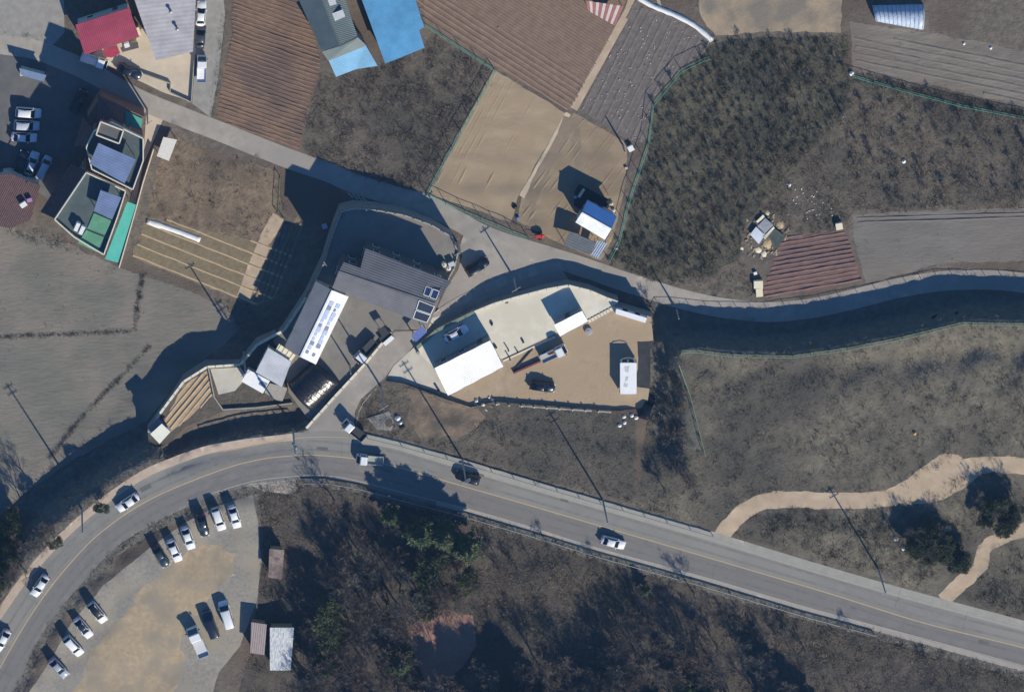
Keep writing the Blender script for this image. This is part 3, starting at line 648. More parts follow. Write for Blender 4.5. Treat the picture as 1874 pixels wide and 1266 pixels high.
flat('lean_to', 'pale blue lean-to roof below the dark green factory', 'lean-to', [(601, 110), (669, 83), (691, 121), (652, 127), (615, 141)], [4.2, 4.2, 3.3, 3.3, 3.3], 0.1, lb, PLASTER)
bl = roofmat('bright_blue_roof', (84, 150, 194), math.radians(-22), 0.3)
flat('warehouse', 'broad bright blue flat metal warehouse roof at the top edge', 'warehouse', [(640, -60), (745, -60), (764, 12), (776, 50), (767, 56), (777, 88), (705, 117)], [4.2, 4.2, 4.2, 4.1, 4.1, 4.0, 4.0], 0.1, bl, PLASTER)

# --- multi-storey villas with roof terraces (left)
tile = mat('brown_roof_tile', (88, 66, 66), (104, 80, 78), 2, 0.8, 0.05, wave=(math.radians(64), 0.35))
gfloor = mat('dark_roof_coating', (70, 82, 84), (84, 96, 96), 0.6, 0.75)
teal = mat('teal_roof_coating', (78, 160, 142), (88, 170, 152), 0.6, 0.7)
bluem = roofmat('slate_blue_roof', (104, 122, 158), math.radians(-26), 0.5, metal=0.1)
brick = mat('villa_brick', (120, 92, 80), (138, 108, 94), 3, 0.9)
def villa(label, outline, zr, zb, parts):
    Q = [P(x, y, zr) for x, y in outline]; ce = sum(Q, Vector())/len(Q); t = thing('villa', label, 'building', (ce.x, ce.y, zb))
    MB().slab(Q, 0.2).build('roof_terrace', gfloor, t); walls(t, [p-UP*0.2 for p in inset(Q, 0.05)], zb, brick)
    n = len(Q)
    for i in range(n):
        a, b = Q[i], Q[(i+1) % n]; MB().beam(a+UP*0.25, b+UP*0.25, 0.2, 0.9).build('parapet', CREAM, t)
    return t
v1 = villa('tall brick villa with slate-blue canopy over its roof terrace, beside the lane', [(172, 240), (204, 224), (262, 252), (262, 292), (243, 345), (168, 308), (158, 268)], 9.4, 0.1, None)
MB().slab([P(x, y, z) for x, y, z in ((180, 262, 11.6), (249, 292, 11.6), (228, 336, 11.0), (164, 300, 11.0))], 0.1).build('canopy', bluem, v1)
for x, y, z in ((184, 264, 11.5), (246, 292, 11.5), (226, 332, 10.9), (168, 299, 10.9)): q = P(x, y, z); MB().beam((q.x, q.y, 9.4), q-UP*0.05, 0.1, 0.1).build('canopy_post', STEEL, v1)
pb = [P(x, y, 10.6) for x, y in ((184, 222), (226, 238), (218, 262), (176, 246))]
w = MB().prism(pb, 9.3).build('penthouse', brick, v1); MB().slab([p+UP*0.02 for p in inset(pb, 0.3)], 0.05).build('penthouse_floor', M_COURT, w)
for i in range(4): MB().beam(pb[i]+UP*0.2, pb[(i+1) % 4]+UP*0.2, 0.22, 0.45).build('penthouse_parapet', CREAM, w)
nb = [P(x, y, 5.2) for x, y in ((184, 178), (228, 198), (264, 214), (262, 250), (204, 226), (166, 238), (160, 214))]
MB().prism(nb, 0.0).build('low_wing', brick, v1)
hip = [P(x, y, z) for x, y, z in ((180, 174, 5.4), (230, 198, 5.4), (226, 230, 7.6), (176, 232, 7.6))]
MB().slab(hip, 0.15).build('tile_roof', tile, v1)
MB().slab([P(x, y, 5.4) for x, y in ((230, 203), (261, 218), (256, 250), (228, 236))], 0.06).build('painted_deck', teal, v1)
MB().slab([P(x, y, z) for x, y, z in ((152, 214, 7.2), (172, 240, 9.4), (158, 268, 9.4), (136, 268, 7.2))], 0.15).build('tile_roof', tile, v1)
v2 = villa('tall brick villa with green roof decks and a smaller slate-blue canopy', [(158, 314), (230, 348), (216, 392), (190, 464), (136, 432), (100, 400)], 9.3, 0.1, None)
MB().slab([P(x, y, z) for x, y, z in ((184, 348, 11.4), (222, 362, 11.4), (205, 402, 10.9), (172, 386, 10.9))], 0.1).build('canopy', bluem, v2)
for x, y, z in ((186, 350, 11.3), (219, 362, 11.3), (203, 398, 10.8), (174, 384, 10.8)): q = P(x, y, z); MB().beam((q.x, q.y, 9.3), q-UP*0.05, 0.1, 0.1).build('canopy_post', STEEL, v2)
gr2 = mat('green_deck', (84, 140, 110), (100, 156, 126), 0.5, 0.7)
MB().slab([P(x, y, 9.46) for x, y in ((172, 390), (204, 404), (192, 430), (160, 418))], 0.08).build('painted_deck', gr2, v2)
MB().slab([P(x, y, 9.44) for x, y in ((158, 421), (190, 434), (178, 462), (142, 445))], 0.08).build('painted_deck', gr2, v2)
MB().slab([P(x, y, z) for x, y, z in ((130, 300, 7.4), (158, 314, 9.3), (100, 400, 9.3), (74, 388, 7.4))], 0.15).build('tile_roof', tile, v2)
for x, y in ((141, 414), (150, 420)): q = P(x, y, 9.9); MB().box(q, (0.7, 1.6, 1.2), -0.4).build('air_conditioner', WHITEP, v2)
posts_roof('canopy', 'long narrow turquoise plastic canopy beside the brick villas', 'canopy', [(233, 369), (249, 375), (216, 481), (192, 474)], 3.6, 0.1, mat('turquoise_plastic', (84, 182, 166), (92, 190, 174), 0.6, 0.5), STEEL)
t = flat('house', 'low house with brown tile roof at the left edge', 'house', [(-60, 325), (20, 318), (74, 340), (56, 402), (20, 418), (-60, 405)], 4.2, 0.1, tile, PLASTER)
MB().box(P(43, 374, 4.7), (1.2, 0.9, 0.7), 0.6).build('water_tank', WHITEP, t); MB().box(P(54, 366, 4.6), (0.9, 0.7, 0.5), 0.3).build('plastic_tub', mat('mauve_plastic', (170, 130, 176), rough=0.6), t)
flat('shed', 'small pale shed with grey roof at the parking court edge', 'shed', [(35, 125), (85, 138), (80, 150), (38, 138)], 2.8, 0.1, mat('blue_grey_tarp', (108, 128, 158), (124, 142, 170), 2, 0.6), PLASTER, openings=False)

# --- dark grey workshop on the left yard
ZL = 4.2
dg = roofmat('dark_grey_ribbed', (104, 103, 108), math.radians(-21), 0.45, rough=0.6, depth=0.04); dg2 = roofmat('dark_grey_ribbed_b', (96, 97, 103), math.radians(-21), 0.45, rough=0.6, depth=0.04)
# ridge from (618,497) to (792,560)
t = thing('workshop', 'large dark grey ribbed gable-roofed workshop in the left yard', 'workshop', (*P(710, 520, ZL).xy, ZL))
E0, E1 = 10.4, 11.3
nA, nB, rA, rB, sA, sB = P(629, 480, E0+0.6), P(657, 489, E0+0.6), P(620, 497, E1), P(795, 556, E1), P(608, 527, E0), P(780, 594, E0)
nC, nD = P(669, 455, E0-0.1), P(826, 516, E0-0.1)
MB().slab([P(629, 480, 10.95), P(660, 491, 10.95), rB*0+P(655, 509, E1), rA], 0.12).build('roof_slope', dg2, t)
MB().slab([nC, nD, rB, P(655, 509, E1)], 0.12).build('roof_slope', dg2, t)
MB().slab([rA, rB, sB, sA], 0.12).build('roof_slope', dg, t)
MB().beam(rA+UP*0.05, rB+UP*0.05, 0.4, 0.08).build('ridge_cap', dg, t)
wp = inset([nC, nD, rB, sB, sA, rA, P(629, 480, 10.95), P(660, 491, 10.95)], 0.3); walls(t, [p-UP*0.25 for p in wp], ZL, mat('dark_sheet_wall', (84, 86, 90), (94, 96, 100), 1, 0.7))
pv = mat('solar_cell_blue', (44, 62, 100), (52, 72, 112), 3, 0.2, spec=0.6); pvd = mat('solar_cell_dark', (42, 50, 66), (50, 58, 76), 3, 0.25, spec=0.6)
def roofpt(x, y):
    # height of the two workshop slopes at a pixel near the east end
    r = (y-(556+(x-795)*59/175)); z = E1-(abs(r)/40.0)*0.95
    return P(x, y, z+0.14)
for i, (q, m_) in enumerate((([(784, 507), (811, 516), (804, 533), (780, 524)], pvd), ([(780, 524), (791, 528), (785, 543), (775, 539)], pv), ([(793, 529), (804, 533), (798, 548), (787, 544)], pv), ([(767, 550), (795, 561), (788, 575), (762, 566)], pvd), ([(761, 568), (788, 577), (781, 590), (756, 582)], pvd))):
    Q = [roofpt(*p) for p in q]; p_ = MB().slab(Q, 0.06).build('solar_panel', m_, t)
    f = MB()
    for k in range(4): f.beam(Q[k]+UP*0.02, Q[(k+1) % 4]+UP*0.02, 0.12 if i else 0.06, 0.08)
    f.build('panel_frame', WHITEP if i in (1, 2, 3, 4) else STEEL, p_)
# --- long building, sun and shade put into slope colours, with pale blue roof lights
g2 = roofmat('shaded_grey_metal', (120, 124, 130), math.radians(-28), 0.3); wr = roofmat('sunlit_white_metal', (236, 236, 236), math.radians(-28), 0.3, rough=0.45)
t = gable('storehouse', 'long storehouse with blue roof lights, roof slopes coloured shaded grey and sunlit white', 'storehouse', [(578, 515), (521, 634), (578, 667), (638, 543)], 6.9, 7.6, ZL, g2, PLASTER, rmat2=wr, ridge_mat=wr)
rl = mat('pale_blue_roof_light', (150, 172, 214), (176, 194, 226), 5, 0.4); rl2 = mat('slate_roof_light', (104, 112, 140), (128, 136, 160), 5, 0.4)
A, B, C, D = [P(x, y, 6.9) for x, y in [(578, 515), (521, 634), (578, 667), (638, 543)]]; r0 = (A+D)/2; r1 = (B+C)/2; r0.z = r1.z = 7.6
def onslope(u, v): return (r0.lerp(r1, u)).lerp(D.lerp(C, u), v)+UP*0.06
for k in range(12):
    for v0, v1 in ((0.14, 0.42), (0.56, 0.82)):
        if random.random() < 0.12 and v0 > 0.5: continue
        u = 0.17+k*0.066; s = random.uniform(0.45, 0.95); a = 0.022*s+0.012
        MB().slab([onslope(u-a, v0), onslope(u+a, v0), onslope(u+a*0.9, v0+(v1-v0)*s), onslope(u-a*0.9, v0+(v1-v0)*s)], 0.05).build('roof_light', rl2 if (k % 4 == 1 or k == 11) else rl, t)
# --- small house, shed, patio, arched store
flat('house', 'small house with pale grey flat metal roof on the terrace', 'house', [(491, 636), (533, 662), (516, 708), (468, 681)], [6.2, 6.1, 5.9, 6.0], 3.4, roofmat('pale_grey_metal', (188, 190, 196), math.radians(-28), 0.35), PLASTER)
t = posts_roof('patio_cover', 'cream panelled patio cover between storehouse and small house', 'patio cover', [(511, 629), (541, 650), (533, 661), (503, 643)], 5.6, 3.4, mat('cream_panel', (226, 220, 186), (234, 228, 200), 1, 0.6), STEEL)
for k in range(4):
    a = P(511+k*7.5+3, 629+k*5.2+3, 5.66); b = P(503+k*7.5+3, 643+k*4.5+2, 5.66); MB().beam(a, b, 0.08, 0.05).build('panel_joint', CREAM, t)
t = flat('shed', 'white flat-roofed shed beside the small grey-roofed house', 'shed', [(454, 676), (494, 697), (481, 720), (442, 698)], [5.9, 5.9, 5.6, 5.6], 3.4, mat('white_sheet_roof', (228, 228, 226), (238, 238, 236), 1, 0.5), PLASTER)
MB().slab([P(x, y, 5.88) for x, y in ((479, 697), (490, 702), (485, 710), (474, 704))], 0.08).build('roof_patch', mat('slate_patch', (126, 134, 150), (146, 152, 166), 3, 0.6), t)
posts_roof('lean_to', 'worn grey lean-to roof below the white shed', 'lean-to', [(494, 701), (526, 710), (517, 734), (505, 732), (484, 718)], [5.4, 5.4, 5.0, 5.0, 5.0], 3.4, mat('worn_grey_sheet', (146, 140, 132), (164, 158, 150), 2, 0.8, wave=(math.radians(-28), 0.4), bump=0.03), WOOD)
def vault(name, label, cat, ends, zb, h, m, ribm, nr=9, group=None):
    "half-barrel tunnel: ends = ((left,right) pixel pair at one end, (left,right) at the other), at ground zb"
    (a0, a1), (b0, b1) = [[P(x, y, zb) for x, y in e] for e in ends]; ce = (a0+a1+b0+b1)/4; t = thing(name, label, cat, (ce.x, ce.y, zb), group)
    def arc(p, q, k=14, s=1.0):
        out = []
        for i in range(k+1):
            th = math.pi*i/k; c = (p+q)/2; out.append(c+(p-c)*(math.cos(th)*s)+UP*(h*math.sin(th)**0.8*s))
        return out
    mb = MB(); rings = [arc(a0.lerp(b0, u), a1.lerp(b1, u)) for u in np.linspace(0, 1, 13)]
    for i, r in enumerate(rings):
        for p in r: p.z += random.uniform(-0.05, 0.05)
    mb.loft(rings, close=False, caps=True); mb.build('cover', m, t, True)
    for u in np.linspace(0.02, 0.98, nr): MB().tube(arc(a0.lerp(b0, u), a1.lerp(b1, u), 10, 1.02), 0.04, 4, False).build('hoop', ribm, t)
    return t
blk = mat('black_vinyl', (30, 30, 34), (44, 44, 50), 2.5, 0.3, 0.08, 2.2, spec=0.6)
vault('greenhouse', 'black vinyl barrel-vault tunnel beside the side lane', 'greenhouse', (((572, 660), (622, 698)), ((527, 702), (570, 748))), ZL, 2.6, blk, mat('dark_hoop', (50, 50, 54), rough=0.4), 9)
# --- centre platform
ZC = 3.6
wr3 = roofmat('bright_white_roof', (240, 240, 240), math.radians(24), 0.35, rough=0.4)
flat('storage_shed', 'large plain white mono-pitch shed on the edge of the cream yard', 'shed', [(795, 674), (897, 623), (921, 671), (820, 724)], [7.0, 7.0, 6.3, 6.3], ZC, wr3, mat('pale_sheet_wall', (128, 132, 136), (140, 144, 148), 1, 0.6), over=0.12)
flat('storage_shed', 'smaller white mono-pitch shed above the dirt yard', 'shed', [(1014, 595), (1065, 569), (1076, 588), (1025, 615)], [6.4, 6.4, 5.9, 5.9], ZC, wr3, mat('pale_sheet_wall', (196, 198, 200)), over=0.12)
def container(label, px, z0, z1, doors=True):
    Q = [P(x, y, z1) for x, y in px]; ce = sum(Q, Vector())/4; t = thing('container', label, 'container', (ce.x, ce.y, z0))
    wc = mat('white_container', (228, 229, 230), (236, 237, 238), 1, 0.5); MB().prism([p-UP*0.08 for p in inset(Q, 0.04)], z0).build('body', wc, t); MB().slab(Q, 0.1).build('roof', wc, t)
    for i in range(4): MB().beam((Q[i].x, Q[i].y, z0), Q[i], 0.12, 0.12).build('corner_post', STEEL, t)
    a, b = Q[0], Q[1]; d = (b-a).normalized()
    for u in (0.3, 0.7): MB().box(a.lerp(b, u)-UP*((z1-z0)*0.5), (0.9, 0.14, 1.0), math.atan2(d.y, d.x)).build('window', WGLASS, t)
    return t
container('long narrow white container box along the top of the dirt yard', [(1128, 565), (1184, 582), (1181, 591), (1126, 574)], ZC, ZC+1.3)
t = container('white covered trailer with rounded frame standing on the dirt yard', [(1135, 664), (1165, 664), (1165, 721), (1135, 721)], ZC+0.25, ZC+2.2)
pts = [P(x, y, ZC+1.9) for x, y in ((1136, 664), (1136, 659), (1139, 656), (1150, 654), (1160, 656), (1164, 660), (1164, 664))]; MB().tube(pts, 0.06, 6).build('frame_hoop', STEEL, t)
for (x, y) in ((1139, 672), (1161, 672), (1139, 712), (1161, 712)): q = P(x, y, ZC+0.3); MB().tube([q+Vector((-0.12, 0, 0)), q+Vector((0.12, 0, 0))], 0.3, 12).build('wheel', TYRE, t)
smg = mat('grey_scuff', (186, 186, 186), (206, 206, 206), 3, 0.7)
for q in ([(1143, 671), (1152, 670), (1150, 682), (1144, 680)], [(1145, 690), (1150, 689), (1149, 697), (1144, 698)], [(1143, 700), (1149, 703), (1148, 709), (1141, 707)]): MB().slab([P(x, y, ZC+2.23) for x, y in q], 0.03).build('roof_patch', smg, t)
posts_roof('kiosk', 'small blue tarp canopy beside the workshop corner', 'canopy', [(753, 616), (770, 598), (782, 607), (761, 626)], [6.2, 6.4, 6.4, 6.2], 3.4, mat('blue_tarp', (92, 108, 168), (108, 124, 182), 2, 0.4), STEEL)
# --- blue house, sun glare put into front slope colour, with lean-tos, right centre
br = roofmat('royal_blue_roof', (48, 100, 166), math.radians(-29), 0.35); wr2 = roofmat('sun_washed_roof', (238, 238, 238), math.radians(-29), 0.35, rough=0.4)
gable('house', 'house with royal blue rear slope and front slope coloured sun-washed white by the green fence', 'house', [(1075, 367), (1129, 396), (1107, 439), (1053, 407)], 4.3, 5.0, 1.2, br, PLASTER, rmat2=wr2, ridge_mat=wr2)
posts_roof('lean_to', 'dark ribbed lean-to roof on the lane side of the blue house', 'lean-to', [(1043, 424), (1092, 444), (1079, 466), (1031, 450)], [3.6, 3.6, 3.2, 3.2], 1.1, mat('dark_ribbed_sheet', (84, 90, 96), (98, 104, 110), 1, 0.6, 0.05, wave=(math.radians(-25), 0.5)), WOOD)
posts_roof('lean_to', 'blue-grey corrugated lean-to at the corner of the blue house', 'lean-to', [(1094, 440), (1112, 445), (1096, 474), (1081, 466)], [3.4, 3.4, 3.0, 3.0], 1.1, mat('blue_grey_sheet', (116, 132, 158), (140, 154, 176), 2, 0.5, 0.05, wave=(math.radians(62), 0.4)), WOOD)
# --- white hut left of the road, sheds in the wood, tunnels at the top
t = flat('hut', 'tiny hut with white square roof on the terrace corner', 'hut', [(296, 775), (312, 790), (292, 812), (275, 794)], 5.6, 3.4, mat('off_white_roof', (226, 224, 206), (234, 232, 216), 1, 0.6), PLASTER, over=0.2)
MB().slab([P(x, y, 4.9) for x, y in ((288, 764), (314, 786), (311, 790), (296, 776), (275, 794), (270, 787))], 0.1).build('lower_roof', mat('mauve_grey_roof', (126, 118, 122), (140, 132, 134), 2, 0.8), t)
rust = mat('rusty_sheet', (122, 104, 94), (152, 140, 130), 2.5, 0.8, 0.05, 5, c3=(104, 88, 88), big=0.7)
flat('shed', 'derelict rusty sheet-roofed shed at the edge of the gravel lot', 'shed', [(493, 1004), (520, 1006), (516, 1060), (491, 1056)], [7.9, 7.9, 7.8, 7.8], 5.5, rust, WOOD, openings=False)
flat('shed', 'narrow mauve-grey shed beside the white-sheeted shed', 'shed', [(460, 1138), (488, 1142), (484, 1198), (458, 1194)], 8.0, 5.6, mat('mauve_sheet', (150, 136, 134), (164, 150, 146), 1.5, 0.8, 0.04, wave=(math.radians(85), 0.4)), WOOD, openings=False)
crump = mat('crumpled_white_sheet', (216, 216, 214), (156, 164, 176), 1.1, 0.55, 0.12, 1.2, streak=(0.05, 3.0))
flat('shed', 'shed under a crumpled white plastic sheet in the dark wood', 'shed', [(494, 1148), (538, 1148), (532, 1226), (494, 1226)], [8.4, 8.4, 8.0, 8.0], 5.7, crump, WOOD, openings=False)
plas = mat('clouded_polythene', (168, 184, 208), (196, 206, 220), 1.5, 0.35, 0.05, 3)
vault('greenhouse', 'blue-white polythene tunnel greenhouse at the top right edge', 'greenhouse', (((1596, 10), (1602, 38)), ((1690, 8), (1688, 54))), 0.2, 2.0, plas, STEEL, 12)
t = thing('striped_shed', 'small shed roof of red and pale strips at the top edge', 'shed', (*P(1108, 25, 2).xy, 0.2))
RW = (mat('dull_red_strip', (150, 96, 90), (166, 112, 104), 2, 0.7), mat('pale_pink_strip', (200, 180, 176), (212, 196, 190), 2, 0.7))
for k in range(11):
    u0, u1 = k/11, (k+0.92)/11
    a = Vector((1072, 2)).lerp(Vector((1142, 12)), u0); b = Vector((1072, 2)).lerp(Vector((1142, 12)), u1); c = Vector((1076, 20)).lerp(Vector((1126, 48)), u1); d_ = Vector((1076, 20)).lerp(Vector((1126, 48)), u0)
    MB().slab([P(a.x, a.y, 2.5), P(b.x, b.y, 2.5), P(c.x, c.y, 2.2), P(d_.x, d_.y, 2.2)], 0.06).build('roof_strip', RW[k % 2], t)
for x, y in ((1076, 8), (1138, 14), (1079, 21), (1125, 45)): q = P(x, y, 2.2); MB().beam((q.x, q.y, 0), q, 0.1, 0.1).build('post', WOOD, t)
# ------------------------------------------------------------------ vehicles (x forward, origin on the ground)
def paint(c): return mat('car_paint_%d_%d_%d' % c, c, rough=0.28, spec=0.5, coat=0.6)
def ring(x, hw, zt, zb=0.24, crown=0.04):
    return [Vector((x, y, z)) for y, z in ((-hw*0.9, zb), (-hw, zb+0.2), (-hw*0.985, zt-0.14), (-hw*0.86, zt-0.02), (0, zt+crown), (hw*0.86, zt-0.02), (hw*0.985, zt-0.14), (hw, zb+0.2), (hw*0.9, zb))]
def wheels(t, xs, hw, r=0.31):
    for x in xs:
        for s in (-1, 1):
            c = Vector((x, s*(hw-0.1), r)); w = MB().tube([c-Vector((0, 0.1, 0)), c+Vector((0, 0.1, 0))], r, 14).build('wheel', TYRE, t, local=True)
            MB().tube([c+Vector((0, s*0.1, 0)), c+Vector((0, s*0.115, 0))], r*0.62, 10).build('rim', RIM, w, local=True)
def lights(t, xf, xr, hw, zf, zr):
    for s in (-1, 1):
        MB().box((xf, s*hw*0.68, zf), (0.28, 0.36, 0.14), -s*0.35).build('headlight', LAMP, t, local=True)
        MB().box((xr, s*hw*0.72, zr), (0.16, 0.34, 0.16), s*0.25).build('tail_light', TAIL, t, local=True)
def cabin(t, m, base, top, zb, zt, hwb, hwt, roofm):
    bx0, bx1 = base; tx0, tx1 = top
    B = [Vector((bx0, -hwb, zb)), Vector((bx1, -hwb, zb)), Vector((bx1, hwb, zb)), Vector((bx0, hwb, zb))]; T = [Vector((tx0, -hwt, zt)), Vector((tx1, -hwt, zt)), Vector((tx1, hwt, zt)), Vector((tx0, hwt, zt))]
    MB().loft([B, T]).build('pillar_frame', m, t, local=True)
    rs = []
    for x, k, dz in ((tx0-0.06, 0.86, -0.03), (tx0+0.12, 0.97, 0.02), ((tx0+tx1)/2, 1.0, 0.05), (tx1-0.12, 0.97, 0.02), (tx1+0.06, 0.88, -0.03)):
        rs.append([Vector((x, -hwt*k, zt+dz-0.05)), Vector((x, -hwt*k*0.8, zt+dz+0.015)), Vector((x, 0, zt+dz+0.03)), Vector((x, hwt*k*0.8, zt+dz+0.015)), Vector((x, hwt*k, zt+dz-0.05))])
    MB().loft(rs).build('roof', roofm, t, True, local=True)
    def pane(name, q, n):
        q = [Vector(v) for v in q]; c = sum(q, Vector())/4; q = [c+(v-c)*0.9+Vector(n)*0.015 for v in q]; MB().add(q+[v-Vector(n)*0.02 for v in q], [(0, 1, 2, 3), (7, 6, 5, 4), (0, 4, 5, 1), (1, 5, 6, 2), (2, 6, 7, 3), (3, 7, 4, 0)]).build(name, GLASS, t, local=True)
    pane('windscreen', (B[1], B[2], T[2], T[1]), (0.6, 0, 0.8)); pane('rear_window', (B[3], B[0], T[0], T[3]), (-0.6, 0, 0.8))
    pane('side_window', (B[0], B[1], T[1], T[0]), (0, -0.9, 0.4)); pane('side_window', (B[2], B[3], T[3], T[2]), (0, 0.9, 0.4))
def make_vehicle(kind, col, col2=None):
    t = thing({'sedan': 'car', 'suv': 'car', 'van': 'van', 'truck': 'pickup_truck'}[kind], '', ''); m = paint(col); m2 = paint(col2) if col2 else m
    if kind in ('sedan', 'suv', 'van'):
        if kind == 'sedan': secs = [(-2.36, .62, .72), (-2.3, .78, .9), (-1.6, .88, .99), (-0.8, .9, .97), (0.6, .9, .97), (1.1, .89, .97), (1.75, .86, .88), (2.2, .76, .76), (2.34, .58, .62)]; cab = ((-1.85, 1.12), (-1.1, 0.25), .95, 1.42, .8, .62); wx = (-1.4, 1.4); xf, xr = 2.16, -2.3
        elif kind == 'suv': secs = [(-2.32, .7, .85), (-2.26, .84, 1.05), (-1.6, .92, 1.1), (0.6, .92, 1.08), (1.1, .92, 1.06), (1.8, .88, .99), (2.2, .8, .86), (2.34, .64, .68)]; cab = ((-2.2, 1.15), (-1.85, 0.35), 1.05, 1.66, .84, .68); wx = (-1.4, 1.45); xf, xr = 2.16, -2.26
        else: secs = [(-2.55, .8, 1.0), (-2.5, .9, 1.2), (1.2, .95, 1.2), (1.6, .94, 1.15), (2.2, .88, 1.0), (2.52, .7, .75)]; cab = ((-2.48, 1.85), (-2.35, 1.05), 1.18, 1.9, .9, .78); wx = (-1.6, 1.6); xf, xr = 2.34, -2.5
        MB().loft([ring(*s) for s in secs]).build('body', m, t, True, local=True)
        cabin(t, m, cab[0], cab[1], cab[2], cab[3], cab[4], cab[5], m2)
        wheels(t, wx, secs[3][1]); lights(t, xf, xr, .9, .68, .86)
        for s in (-1, 1): MB().box((cab[0][1]-0.35, s*(.98), cab[2]+.08), (0.12, 0.2, 0.12), 0).build('mirror', m, t, local=True)
    else:
        MB().box((0, 0, 0.5), (4.7, 0.9, 0.2)).build('chassis', DARKPL, t, local=True)
        rs = [[Vector((x, -hw, zb)), Vector((x, -hw, zt-0.12)), Vector((x, -hw*0.9, zt)), Vector((x, hw*0.9, zt)), Vector((x, hw, zt-0.12)), Vector((x, hw, zb))] for x, hw, zb, zt in ((0.55, .8, .4, 1.9), (0.7, .84, .35, 1.97), (1.7, .84, .35, 1.97), (1.85, .84, .3, 1.85), (2.42, .82, .3, 1.1), (2.52, .76, .34, .95))]
        MB().loft(rs).build('cab', m, t, local=True)
        MB().add([(1.9, -.74, 1.85), (1.9, .74, 1.85), (2.44, .72, 1.16), (2.44, -.72, 1.16)], [(0, 1, 2, 3)]).build('windscreen', GLASS, t, local=True)
        MB().box((0.535, 0, 1.5), (0.03, 1.2, 0.5)).build('rear_window', GLASS, t, local=True)
        for s in (-1, 1):
            MB().box((1.3, s*.845, 1.45), (0.85, 0.03, 0.5)).build('side_window', GLASS, t, local=True); MB().box((2.1, s*1.02, 1.4), (0.1, 0.22, 0.3)).build('mirror', DARKPL, t, local=True)
        bm_ = mat('bed_floor_%d_%d_%d' % (col2 or (90, 92, 94)), col2 or (90, 92, 94), rough=0.7); sm = mat('bed_side', (70, 78, 84), rough=0.6) if not col2 or sum(col2) < 200 else paint((190, 194, 196))
        MB().box((-1.0, 0, 0.82), (2.9, 1.62, 0.08)).build('bed_floor', bm_, t, local=True)
        for s in (-1, 1): MB().box((-1.0, s*.82, 1.02), (2.9, 0.06, 0.4)).build('drop_side', sm, t, local=True)
        MB().box((-2.44, 0, 1.02), (0.06, 1.68, 0.4)).build('tailgate', sm, t, local=True); MB().box((0.44, 0, 1.3), (0.06, 1.6, 0.95)).build('headboard', sm, t, local=True)
        wheels(t, (-1.5, 1.6), .8, .3); lights(t, 2.44, -2.48, .82, .75, .72)
    return t
VP = {}
WHITE, SILV, BLK, NAVY, DGRY = (226, 227, 228), (158, 163, 170), (18, 20, 24), (30, 38, 54), (62, 68, 74)
def vehicle(kind, col, px, py, dx, dy, label, cat='car', col2=None, group=None, sc=1.0):
    k = (kind, col, col2)
    if k not in VP: VP[k] = t = make_vehicle(kind, col, col2)
    else: t = copy_tree(VP[k])
    g = G(px, py, 0.0); a = P(px, py, g.z); b = P(px+dx, py+dy, g.z)
    b2 = G(px+dx*12, py+dy*12); a2 = G(px-dx*12, py-dy*12); pitch = math.atan2(b2.z-a2.z, math.hypot(b2.x-a2.x, b2.y-a2.y))
    # the pixel marks the roof centre, about 1 m up
    r = P(px, py, g.z+0.9); t.location = (r.x, r.y, g.z+0.015); t.rotation_euler = (0, -pitch, math.atan2(b.y-a.y, b.x-a.x)); t.scale = (sc,)*3
    tag(t, label, cat, group); return t
vehicle('sedan', WHITE, 234, 920, -.82, .57, 'white car driving down the curve beside a roadside bush')
vehicle('sedan', WHITE, 73, 1072, -.55, .83, 'white car on the main road near the lower left edge')
vehicle('sedan', WHITE, 4, 1172, -.5, .86, 'white car half cut off by the left picture edge')
vehicle('truck', WHITE, 648, 787, -.78, -.62, 'white pickup with dark empty bed turning into the side lane', 'pickup truck', (52, 54, 58))
vehicle('truck', WHITE, 677, 841, -1, -.1, 'white pickup with grey-green bed driving on the main road', 'pickup truck', (150, 156, 146))
vehicle('suv', BLK, 856, 874, -.96, -.28, 'black car on the main road next to a utility pole')
vehicle('sedan', WHITE, 1122, 993, .96, .27, 'white car driving alone on the right part of the main road')
g = 'cars parked in the gravel lot'
vehicle('sedan', WHITE, 429, 946, .27, .96, 'white car, rightmost of the row along the top of the gravel lot', group=g)
vehicle('suv', WHITE, 400, 950, .33, .94, 'white car, second from the right in the upper gravel lot row', group=g)
vehicle('sedan', NAVY, 371, 961, .22, .97, 'dark navy car between white cars in the gravel lot row', group=g)
vehicle('sedan', WHITE, 344, 985, .33, .94, 'white car just left of the dark navy car in the lot', group=g)
vehicle('sedan', WHITE, 319, 1008, .4, .91, 'white car between a white and a dark green-grey car in the lot', group=g)
vehicle('sedan', (44, 56, 60), 294, 1018, .52, .85, 'dark green-grey car, leftmost of the upper gravel lot row', group=g)
vehicle('suv', WHITE, 178, 1121, .62, .78, 'white car with black roof, topmost of the lower left lot row', group=g, col2=BLK)
vehicle('sedan', WHITE, 152, 1149, .64, .77, 'white car with black roof, second of the lower left lot row', group=g, col2=NAVY)
vehicle('suv', WHITE, 134, 1182, .66, .75, 'white car with white roof, third of the lower left lot row', group=g)
vehicle('sedan', SILV, 107, 1222, .68, .73, 'silver car, lowest of the lower left gravel lot row', group=g)
vehicle('van', WHITE, 414, 1124, -.3, -.95, 'long white van at the right side of the gravel lot', 'van', sc=1.05)
vehicle('van', NAVY, 385, 1142, -.35, -.94, 'dark navy van between the white van and white truck', 'van', sc=1.05)
vehicle('truck', WHITE, 362, 1174, -.42, -.91, 'white pickup with pale bed parked in the gravel lot', 'pickup truck', (196, 198, 202), sc=1.25)
vehicle('suv', BLK, 873, 489, .86, -.5, 'black car parked at the lane fork above the cream yard')
vehicle('sedan', (222, 226, 230), 835, 611, .88, -.46, 'pale silver car parked in the shade of the large white shed')
